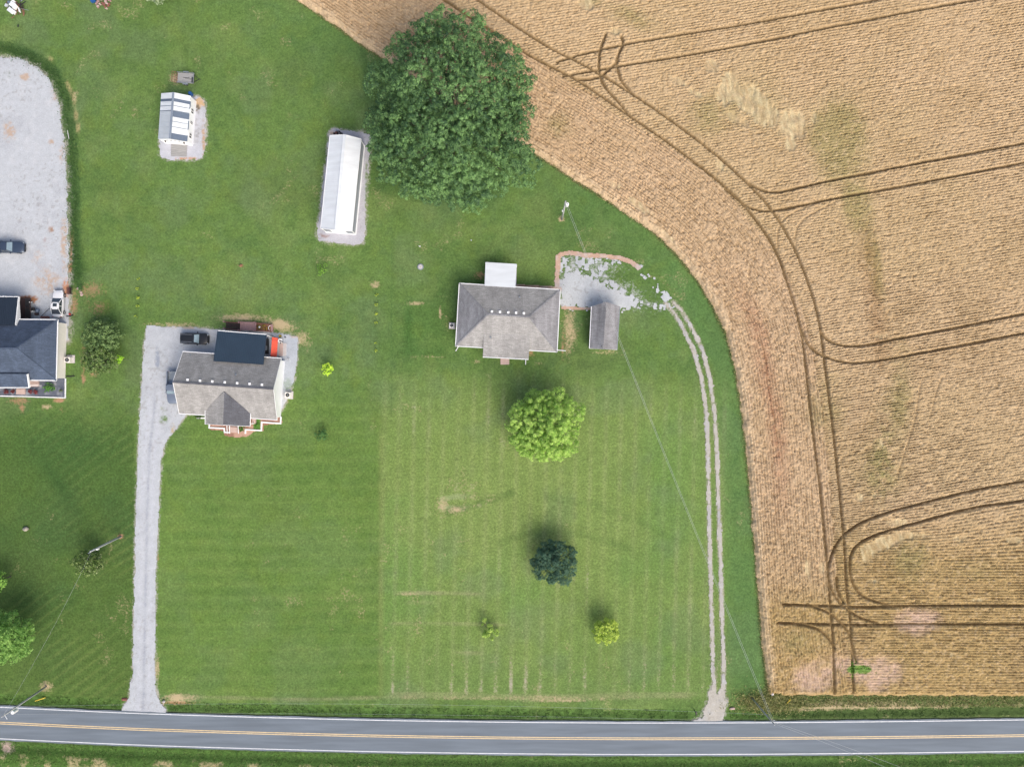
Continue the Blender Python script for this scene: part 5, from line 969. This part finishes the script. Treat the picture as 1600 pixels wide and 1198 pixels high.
b = MB(); b.bar(W(268, 226, .12), W(268, 244, .03), .1, .1); b.bar(W(291, 227, .12), W(291, 244, .03), .1, .1); b.build('joist', M_wood, rp)
t = thing('barrel', 'blue plastic barrel at the northeast cabin corner', 'barrel', W(299.3, 149)); p = W(300, 148.6); b = MB(); b.tube([(p.x, p.y, 0), (p.x, p.y, .1), (p.x, p.y, .45), (p.x, p.y, .8), (p.x, p.y, .88)], [.25, .29, .31, .29, .25], 16); b.build('drum', M_blue, t, smooth=False); b = MB(); b.cyl((p.x, p.y), .22, .88, .91, 14); b.build('lid', M_blue, t)
# utility trailer
tr_ = thing('utility_trailer', 'flatbed utility trailer with lowered ramp gate north of the cabin', 'trailer', W(292.5, 124.5), R(-3.5))
b = MB(); b.box((0, 0, .45), (2.75, 1.65, .08)); b.build('chassis', M_black, tr_, local=True)
for i in range(6): b = MB(); b.box((0, -.70 + i * .28, .52), (2.72, .265, .05)); b.build('plank', M_wood, tr_, local=True)
b = MB()
for y in (-.86, .86): b.bar((-1.4, y, .8), (1.4, y, .8), .05, .05); [b.bar((x, y, .42), (x, y, .8), .04, .04) for x in (-1.4, -.7, 0, .7, 1.4)]
b.bar((1.4, -.86, .8), (1.4, .86, .8), .05, .05); b.build('side_rail', M_gmetal, tr_, local=True)
b = MB(); b.box((.1, .1, .56), (1.1, .07, .02), .05); b.box((.5, -.12, .56), (1.1, .05, .02), -.05); b.box((1.2, -.3, .62), (.22, .9, .12)); b.build('strap', M_black, tr_, local=True)
b = MB()
for y in (-.85, -.43, 0, .43, .85): b.bar((-1.45, y, .5), (-2.15, y + .02, .95), .05, .05)
b.bar((-1.47, -.85, .5), (-1.47, .85, .5), .05, .05); b.bar((-2.15, -.85, .95), (-2.15, .85, .95), .05, .05); b.bar((-1.8, -.85, .72), (-1.8, .85, .72), .04, .04); b.build('ramp_gate', M_rwood, tr_, local=True)
b = MB(); b.bar((1.38, -.6, .42), (2.2, 0, .42), .07, .08); b.bar((1.38, .6, .42), (2.2, 0, .42), .07, .08); b.bar((2.15, 0, .42), (2.5, 0, .42), .08, .08); b.build('drawbar', M_black, tr_, local=True)
for y in (-1.0, 1.0): b = MB(); b.tube([(-.0, y - .09, .3), (0, y + .09, .3)], .3, 16); w = b.build('wheel', M_rubber, tr_, local=True); b = MB(); b.tube([(0, y - .10, .3), (0, y + .10, .3)], .16, 12); b.build('rim', M_rim, w, local=True); b = MB(); b.box((0, y, .64), (.8, .24, .03)); b.box((-.42, y, .55), (.03, .24, .2)); b.box((.42, y, .55), (.03, .24, .2)); b.build('mudguard', M_gmetal, tr_, local=True)

# ---------------------------------------------------------------- vehicles
def vehicle(label, cat, name, px, py, heading, L, Wd, Ht, paint, kind):
    t = thing(name, label, cat, W(px, py), heading); hw = Wd / 2; hood = {'suv': 1.02, 'sedan': .86, 'pickup': 1.08}[kind]; belt = {'suv': 1.05, 'sedan': .92, 'pickup': 1.12}[kind]
    st = [(-.5, .72, .85), (-.485, .86, 1), (-.43, .95, 1), (-.25, 1, 1), (0, 1, 1), (.2, 1, 1), (.32, .99, 1), (.42, .94, 1), (.475, .82, 1), (.5, .66, .9)]
    if kind == 'sedan': st = [(-.5, .5, .8), (-.485, .72, .95), (-.44, .88, 1), (-.36, .96, 1), (-.2, 1, 1), (0, 1, 1), (.2, .99, 1), (.32, .95, 1), (.41, .85, 1), (.465, .70, 1), (.5, .42, .85)]
    vs = []; n = 10
    for f, w, tz in st:
        x = f * L; w *= hw; top = belt if f < .12 else belt + (hood - belt) * min(1, (f - .12) / .08)
        if kind == 'sedan' and f < -.3: top = belt - .02
        if f > .3: top -= (f - .3) * 1.1
        if kind == 'pickup' and f < -.09: top = .62
        top *= 1 if tz == 1 else .88
        vs += [(x, -w * .9, .26), (x, -w, .42), (x, -w, min(.72, top - .06)), (x, -w * .95, top - .05), (x, -w * .78, top), (x, w * .78, top), (x, w * .95, top - .05), (x, w, min(.72, top - .06)), (x, w, .42), (x, w * .9, .26)]
    fs = [(i * n + j, i * n + (j + 1) % n, (i + 1) * n + (j + 1) % n, (i + 1) * n + j) for i in range(len(st) - 1) for j in range(n)] + [tuple(range(n)), tuple((len(st) - 1) * n + j for j in range(n))[::-1]]
    b = MB(); b.add(vs, fs); body = b.build('body', paint, t, local=True, smooth=True)
    mod = body.modifiers.new('bevel', 'EDGE_SPLIT'); mod.split_angle = R(50)
    zb_ = belt - .04; cr0, cr1, cf1, cf0 = {'suv': (-.48, -.42, .06, .20), 'sedan': (-.40, -.22, .02, .19), 'pickup': (-.11, -.085, .10, .20)}[kind]
    wb, wt = hw * .90, hw * .70
    def fr(e=0.0, zt=Ht - .03): return [(cr0 * L - e, -wb - e, zb_), (cf0 * L + e, -wb - e, zb_), (cf0 * L + e, wb + e, zb_), (cr0 * L - e, wb + e, zb_), (cr1 * L - e, -wt - e, zt), (cf1 * L + e, -wt - e, zt), (cf1 * L + e, wt + e, zt), (cr1 * L - e, wt + e, zt)]
    v = fr(); b = MB(); b.add(v, [(0, 1, 5, 4), (2, 3, 7, 6), (4, 5, 6, 7), (1, 2, 6, 5), (3, 0, 4, 7)]); b.build('side_window', M_glass, t, local=True)
    def face(i, j, k_, l_, s, out):
        p = [Vector(v[q]) for q in (i, j, k_, l_)]; c = sum(p, Vector()) / 4; return [c + (q - c) * s + Vector(out) for q in p]
    b = MB(); b.add(face(1, 2, 6, 5, .9, (.02, 0, .015)), [(0, 1, 2, 3)]); b.build('windshield', M_tint if kind == 'sedan' else M_screen, t, local=True)
    b = MB(); b.add(face(3, 0, 4, 7, .86, (-.02, 0, .015)), [(0, 1, 2, 3)]); b.build('rear_window', M_tint, t, local=True)
    # roof: slightly domed panel
    b = MB(); vs = []; nx, ny = 6, 6; x0, x1 = cr1 * L - .04, cf1 * L + .05
    for i in range(nx + 1):
        for j in range(ny + 1):
            u, w = i / nx * 2 - 1, j / ny * 2 - 1; vs.append((x0 + (x1 - x0) * i / nx, (wt + .03) * w, Ht + .03 - .05 * u * u - .05 * w * w))
    b.add(vs, [(i * (ny + 1) + j, (i + 1) * (ny + 1) + j, (i + 1) * (ny + 1) + j + 1, i * (ny + 1) + j + 1) for i in range(nx) for j in range(ny)]); b.build('roof', paint, t, local=True, smooth=True)
    b = MB()
    for i, j in ((0, 4), (1, 5), (2, 6), (3, 7)): b.bar(Vector(v[i]) * 1.0, Vector(v[j]), .08, .08)
    for s in (-1, 1): m0 = ((cr0 + cf0) / 2 * L, s * wb, zb_); m1 = ((cr1 + cf1) / 2 * L, s * wt, Ht - .03); b.bar(m0, m1, .07, .06); b.bar((cr1 * L, s * (wt + .01), Ht - .02), (cf1 * L, s * (wt + .01), Ht - .02), .07, .06)
    b.build('pillar', paint, t, local=True)
    for s in (-1, 1):
        for f in (-.31, .31):
            b = MB(); b.tube([(f * L, s * (hw - .2), .34), (f * L, s * (hw + .015), .34)], .34, 18); w = b.build('wheel', M_rubber, t, local=True); b = MB(); b.tube([(f * L, s * (hw - .1), .34), (f * L, s * (hw + .025), .34)], .21, 14); b.build('rim', M_rim, w, local=True)
        b = MB(); b.box((cf0 * L - .25, s * (hw + .10), belt + .05), (.14, .22, .14), -s * .3); b.build('mirror', paint, t, local=True)
        b = MB(); b.box((.465 * L, s * hw * .68, .72), (.22, .32, .13), -s * .5); b.build('headlight', M_lens, t, local=True)
        b = MB(); b.box((-.49 * L, s * hw * .74, .85 if kind != 'pickup' else .8), (.08, .22, .2)); b.build('taillight', M_tail, t, local=True)
    b = MB(); b.box((.498 * L, 0, .5), (.08, hw * 1.3, .16)); b.build('grille', M_black, t, local=True)
    b = MB(); b.box((-.50 * L, 0, .45), (.1, hw * 1.4, .18)); b.box((.492 * L, 0, .36), (.1, hw * 1.4, .1)); b.build('bumper', M_black, t, local=True)
    if kind == 'suv':
        for s in (-1, 1): b = MB(); b.bar((cr1 * L + .1, s * (wt - .06), Ht + .05), (cf1 * L - .3, s * (wt - .06), Ht + .05), .05, .05); b.build('roof_rail', M_rim, t, local=True)
    if kind == 'sedan': b = MB(); b.box(((cf1 - .09) * L, 0, Ht + .022), (.55, .68, .03)); b.build('sunroof', M_glass, t, local=True)
    if kind == 'pickup':
        b = MB(); x0, x1 = -.5 * L, -.12 * L
        for s in (-1, 1): b.box(((x0 + x1) / 2, s * (hw - .07), .85), (x1 - x0, .12, .5))
        b.box((x0 + .04, 0, .85), (.07, Wd - .28, .5)); b.box((x1, 0, .85), (.06, Wd - .28, .5)); b.build('bed_wall', paint, t, local=True)
        b = MB(); b.box(((x0 + x1) / 2, 0, .64), (x1 - x0 - .1, Wd - .28, .04)); b.build('bed_floor', M_gmetal if paint is P_silver else M_black, t, local=True)
    return t
vehicle('black estate SUV with silver roof rails parked by the taupe roofed house', 'car', 'parked_car', 307, 529.5, R(-2), 4.65, 1.9, 1.68, P_black, 'suv')
vehicle('white sedan with a dark sunroof parked at the edge of the gravel lot', 'car', 'parked_car', 94.5, 475, R(88), 4.6, 1.85, 1.42, P_white, 'sedan')
vehicle('dark slate blue pickup truck on the gravel lot, cut by the left edge', 'pickup truck', 'parked_truck', 16.5, 387.5, R(-1), 5.6, 1.95, 1.8, P_navy, 'pickup')
vehicle('silver pickup truck half hidden by the west eave of the taupe roofed house', 'pickup truck', 'parked_truck', 274, 605, R(-90), 5.5, 1.95, 1.8, P_silver, 'pickup')

# ---------------------------------------------------------------- poles and wires
def pole(px, py, tx, ty, h, label, r=.16, extras=None):
    base = W(px, py); top = W(tx, ty, h); t = thing('utility_pole', label, 'utility pole', base)
    b = MB(); b.tube([base - Vector((0, 0, .3)), base.lerp(top, .5), top], [r * 1.15, r, r * .75], 12); b.build('shaft', M_pole, t, smooth=True)
    return t, base, top
t, pb, PT2 = pole(188, 838, 141, 861.5, 8.8, 'grey utility pole leaning out over the dark tree west of the driveway')
b = MB(); b.bar(PT2 + Vector((-.5, -.35, -.3)), PT2 + Vector((.5, .35, -.3)), .1, .1); b.build('crossarm', M_gmetal, t); b = MB(); b.tube([pb + Vector((.3, .02, 0)), PT2 + Vector((.22, .12, -.2))], .035, 6); b.build('conduit', M_wire, t)
b = MB(); b.box(tuple(PT2 + Vector((.45, .1, -1.2))), (.22, .22, .5)); b.build('meter_box', M_trim, t)
t, pb, PT1 = pole(878, 343, 883.8, 314.5, 9.6, 'short white topped utility pole between the wheat edge and the hip roofed house', .15)
p = PT1 + Vector((.32, -.3, -1.0)); b = MB(); b.cyl((p.x, p.y), .26, p.z - .45, p.z + .45, 14); tk = b.build('transformer', M_trim, t); b = MB(); b.cyl((p.x, p.y), .07, p.z + .45, p.z + .65, 8); b.build('bushing', M_gmetal, tk)
b = MB(); b.box(tuple(pb.lerp(PT1, .5) + Vector((-.15, 0, 0))), (.25, .25, .5)); b.build('meter_box', M_trim, t)
t, pb, PT3 = pole(72, 1072, 2.5, 1119.5, 9.9, 'utility pole with a grey transformer leaning over the road at lower left', .15)
p = PT3 + Vector((.85, .1, -1.6)); b = MB(); b.cyl((p.x, p.y), .28, p.z - .5, p.z + .45, 14); b.build('transformer', M_trim, t); b = MB(); b.bar(PT3 + Vector((.1, -.1, -.6)), PT3 + Vector((.5, -.6, -.5)), .07, .07); b.build('bracket', M_trim, t)
t, pb, PT4 = pole(1175, 1090, 1210.5, 1132, 9.3, 'utility pole at the wheat field corner with wires meeting above the road', .13)
b = MB(); b.bar(PT4 + Vector((-.4, .3, -.6)), PT4 + Vector((.3, .45, -.6)), .08, .08); b.build('crossarm', M_pole, t)
b = MB(); b.box((*PT4.lerp(pb, .62)[:2], 3.6), (.2, .2, .5)); b.build('switch_box', M_black, t)
def wire(label, p, q, sag, n=24, r=.016, group=None, off=(0, 0, 0)):
    p, q = Vector(p) + Vector(off), Vector(q) + Vector(off); pts = [p.lerp(q, i / n) - Vector((0, 0, sag * 4 * (i / n) * (1 - i / n))) for i in range(n + 1)]
    b = MB(); b.tube(pts, r, 5); b.build('power_line', M_wire, None, label=label, cat='cable', group=group)
wire('left wire of the pair from the white topped pole to the field corner pole', PT1, PT4, 1.3, off=(-.1, 0, -.5)); wire('right wire of the pair from the white topped pole to the field corner pole', PT1, PT4, 1.6, off=(.22, 0, -.8))
E1 = W(1500, 1230, 9)
wire('upper wire leaving the field corner pole across the road', PT4, W(1560, 1262, 9), 1.0, off=(0, .25, -.4)); wire('lower wire leaving the field corner pole across the road', PT4, W(1540, 1268, 9), 1.2, off=(0, -.05, -.6))
wire('thin wire from the leaning crossarm pole down to the roadside pole', PT2, PT3, .9, r=.009, off=(0, 0, -.3))
wire('upper of the two thin wires running along the road', PT3, PT4, 1.3, n=40, r=.010, off=(0, .2, -.4)); wire('lower of the two thin wires running along the road', PT3, PT4, 2.2, n=40, r=.010, off=(0, .9, -1.4))

# ---------------------------------------------------------------- small things on the lawns
t = thing('mailbox', 'black mailbox on a post at the road edge left of the gravel track', 'mailbox', W(1085.5, 1108)); p = W(1085, 1109)
b = MB(); b.box((p.x, p.y, .5), (.1, .1, 1.0)); b.build('post', M_dwood, t); b = MB(); b.tube([(p.x, p.y + .3, 1.1), (p.x, p.y - .3, 1.1)], .13, 12); b.build('box', M_black, t); b = MB(); b.box((p.x + .15, p.y, 1.1), (.03, .2, .1)); b.build('flag', M_concp, t)
t = thing('septic_cover', 'round concrete lid in a ring on the lawn left of the hip roofed house', 'concrete lid', W(657, 417)); p = W(657, 417)
b = MB(); b.cyl((p.x, p.y), .52, -.05, .1, 24); b.build('collar', M_gmetal, t); b = MB(); b.cyl((p.x, p.y), .36, .1, .2, 20); b.build('lid', M_conc, t); b = MB(); b.bar((p.x - .08, p.y, .22), (p.x + .08, p.y, .22), .03, .03); b.build('handle', M_black, t)
t = thing('water_tap', 'small white standpipe north of the round concrete lid', 'standpipe', W(656.5, 386)); p = W(656.5, 386); b = MB(); b.cyl((p.x, p.y), .05, 0, .8, 8); b.build('riser', M_trim, t); b = MB(); b.bar((p.x - .15, p.y, .8), (p.x + .2, p.y, .8), .07, .07); b.build('spout', M_trim, t)
t = thing('well_cap', 'second small pipe with a pale cap right of the white standpipe', 'pipe', W(736.5, 376)); p = W(736.5, 376); b = MB(); b.cyl((p.x, p.y), .08, 0, .35, 8); b.build('pipe', M_gmetal, t); b = MB(); b.cyl((p.x, p.y), .11, .35, .42, 10); b.build('cap', M_silver, t)
blob('boulder', M_rock, (*W(41, 826)[:2], .15), .5, seed=3, label='pale grey boulder on the lawn left of the crossarm pole', cat='boulder', sq=(1, .8, .6))
blob('stump', M_soil, (*W(376.5, 415)[:2], .05), .32, seed=4, label='low brown stump on the lawn above the taupe roofed house', cat='stump', sq=(1, .8, .5))
t = thing('marker_post', 'orange yellow guy wire guard by the lower left utility pole', 'guard', W(58, 1093)); b = MB(); b.tube([W(55, 1094.5, .3), W(71, 1089, .05)], .09, 8); b.build('sleeve', M_yellow, t)
t = thing('marker_post', 'yellow guy wire guard in the weeds right of the field corner pole', 'guard', W(1231, 1096)); b = MB(); b.tube([W(1229, 1099, .1), W(1235, 1092, .9)], .07, 8); b.build('sleeve', M_yellow, t)
blob('stone', M_conc, (*W(1206, 1082.5)[:2], .25), .28, seed=8, label='pale stone at the corner of the wheat field', cat='stone')
blob('stone', M_concp, (*W(1144, 1106)[:2], .08), .3, seed=9, label='flat sandy stone right of the gravel track mouth', cat='stone', sq=(1.6, .7, .4))
blob('stone', M_conc, (*W(256.5, 1095)[:2], .15), .25, seed=10, label='pale stone beside the driveway mouth', cat='stone')
t = thing('white_pipe', 'thin white pipe lying in the grass right of the gravel lot', 'pipe', W(106.5, 210)); b = MB(); b.tube([W(105.3, 204, .15), W(107.7, 217, .15)], .045, 6); b.build('shaft', M_trim, t)
t = thing('drain_culvert', 'dark culvert mouth left of the driveway end', 'culvert', W(194, 1092)); b = MB(); p = W(194, 1092); b.tube([(p.x - .35, p.y, -.1), (p.x + .5, p.y, -.1)], .28, 14); b.build('pipe', M_rwood, t)
# burn pile at the top left corner
t = thing('scrap_heap', 'heap of white appliance panels and rusty scrap in the top left corner', 'junk', W(25, 14)); rr = random.Random(4)
for x, y, w_, h_, a, m_ in ((20, 19, 1.0, .75, -.65, M_wmetal), (24, 21, .7, .6, -.6, M_wmetal), (23, 10, .9, .8, -.6, M_wmetal), (27, 14, .55, .8, -.6, M_cream), (13, 11, .4, .5, -.4, M_silver), (24, 4, .7, .25, -.7, M_trim), (34.3, 19, .16, .75, .25, M_trim), (18, 7, .4, .4, .2, M_slate)):
    p = W(x, y); b = MB(); b.box((p.x, p.y, .4 + rr.random() * .2), (w_, h_, .3), a); b.build('panel', m_, t)
for i in range(34):
    p = W(rr.gauss(30, 8), rr.gauss(14, 8)); b = MB(); L_ = rr.uniform(.4, 1.2); a = rr.uniform(0, 3.1); b.bar((p.x - L_ / 2 * math.cos(a), p.y - L_ / 2 * math.sin(a), rr.uniform(.1, .4)), (p.x + L_ / 2 * math.cos(a), p.y + L_ / 2 * math.sin(a), rr.uniform(.1, .5)), rr.uniform(.05, .16), .05); b.build('scrap', rr.choice([M_rwood, M_dwood, M_gmetal, M_black, M_rwood]), t)
t = thing('brick_heap', 'heap of pale pinkish blocks beside a blue tub at the top edge', 'bricks', W(163, 8))
for i in range(26):
    p = W(rr.uniform(150, 175), rr.uniform(-6, 14)); b = MB(); b.box((p.x, p.y, .1 + .1 * rr.random()), (.42, .24, .2), rr.uniform(0, 3)); b.build('block', rr.choice([M_concp, M_concp, M_pwood, M_rwood]), t)
t = thing('storage_tub', 'blue plastic tub at the top edge left of the pinkish blocks', 'tub', W(147, 2)); p = W(147, 2); b = MB(); b.box((p.x, p.y, .25), (.75, .6, .45), .3); b.build('tub', M_blue, t); b = MB(); b.box((p.x, p.y, .49), (.8, .65, .04), .3); b.build('lid', M_blue, t)
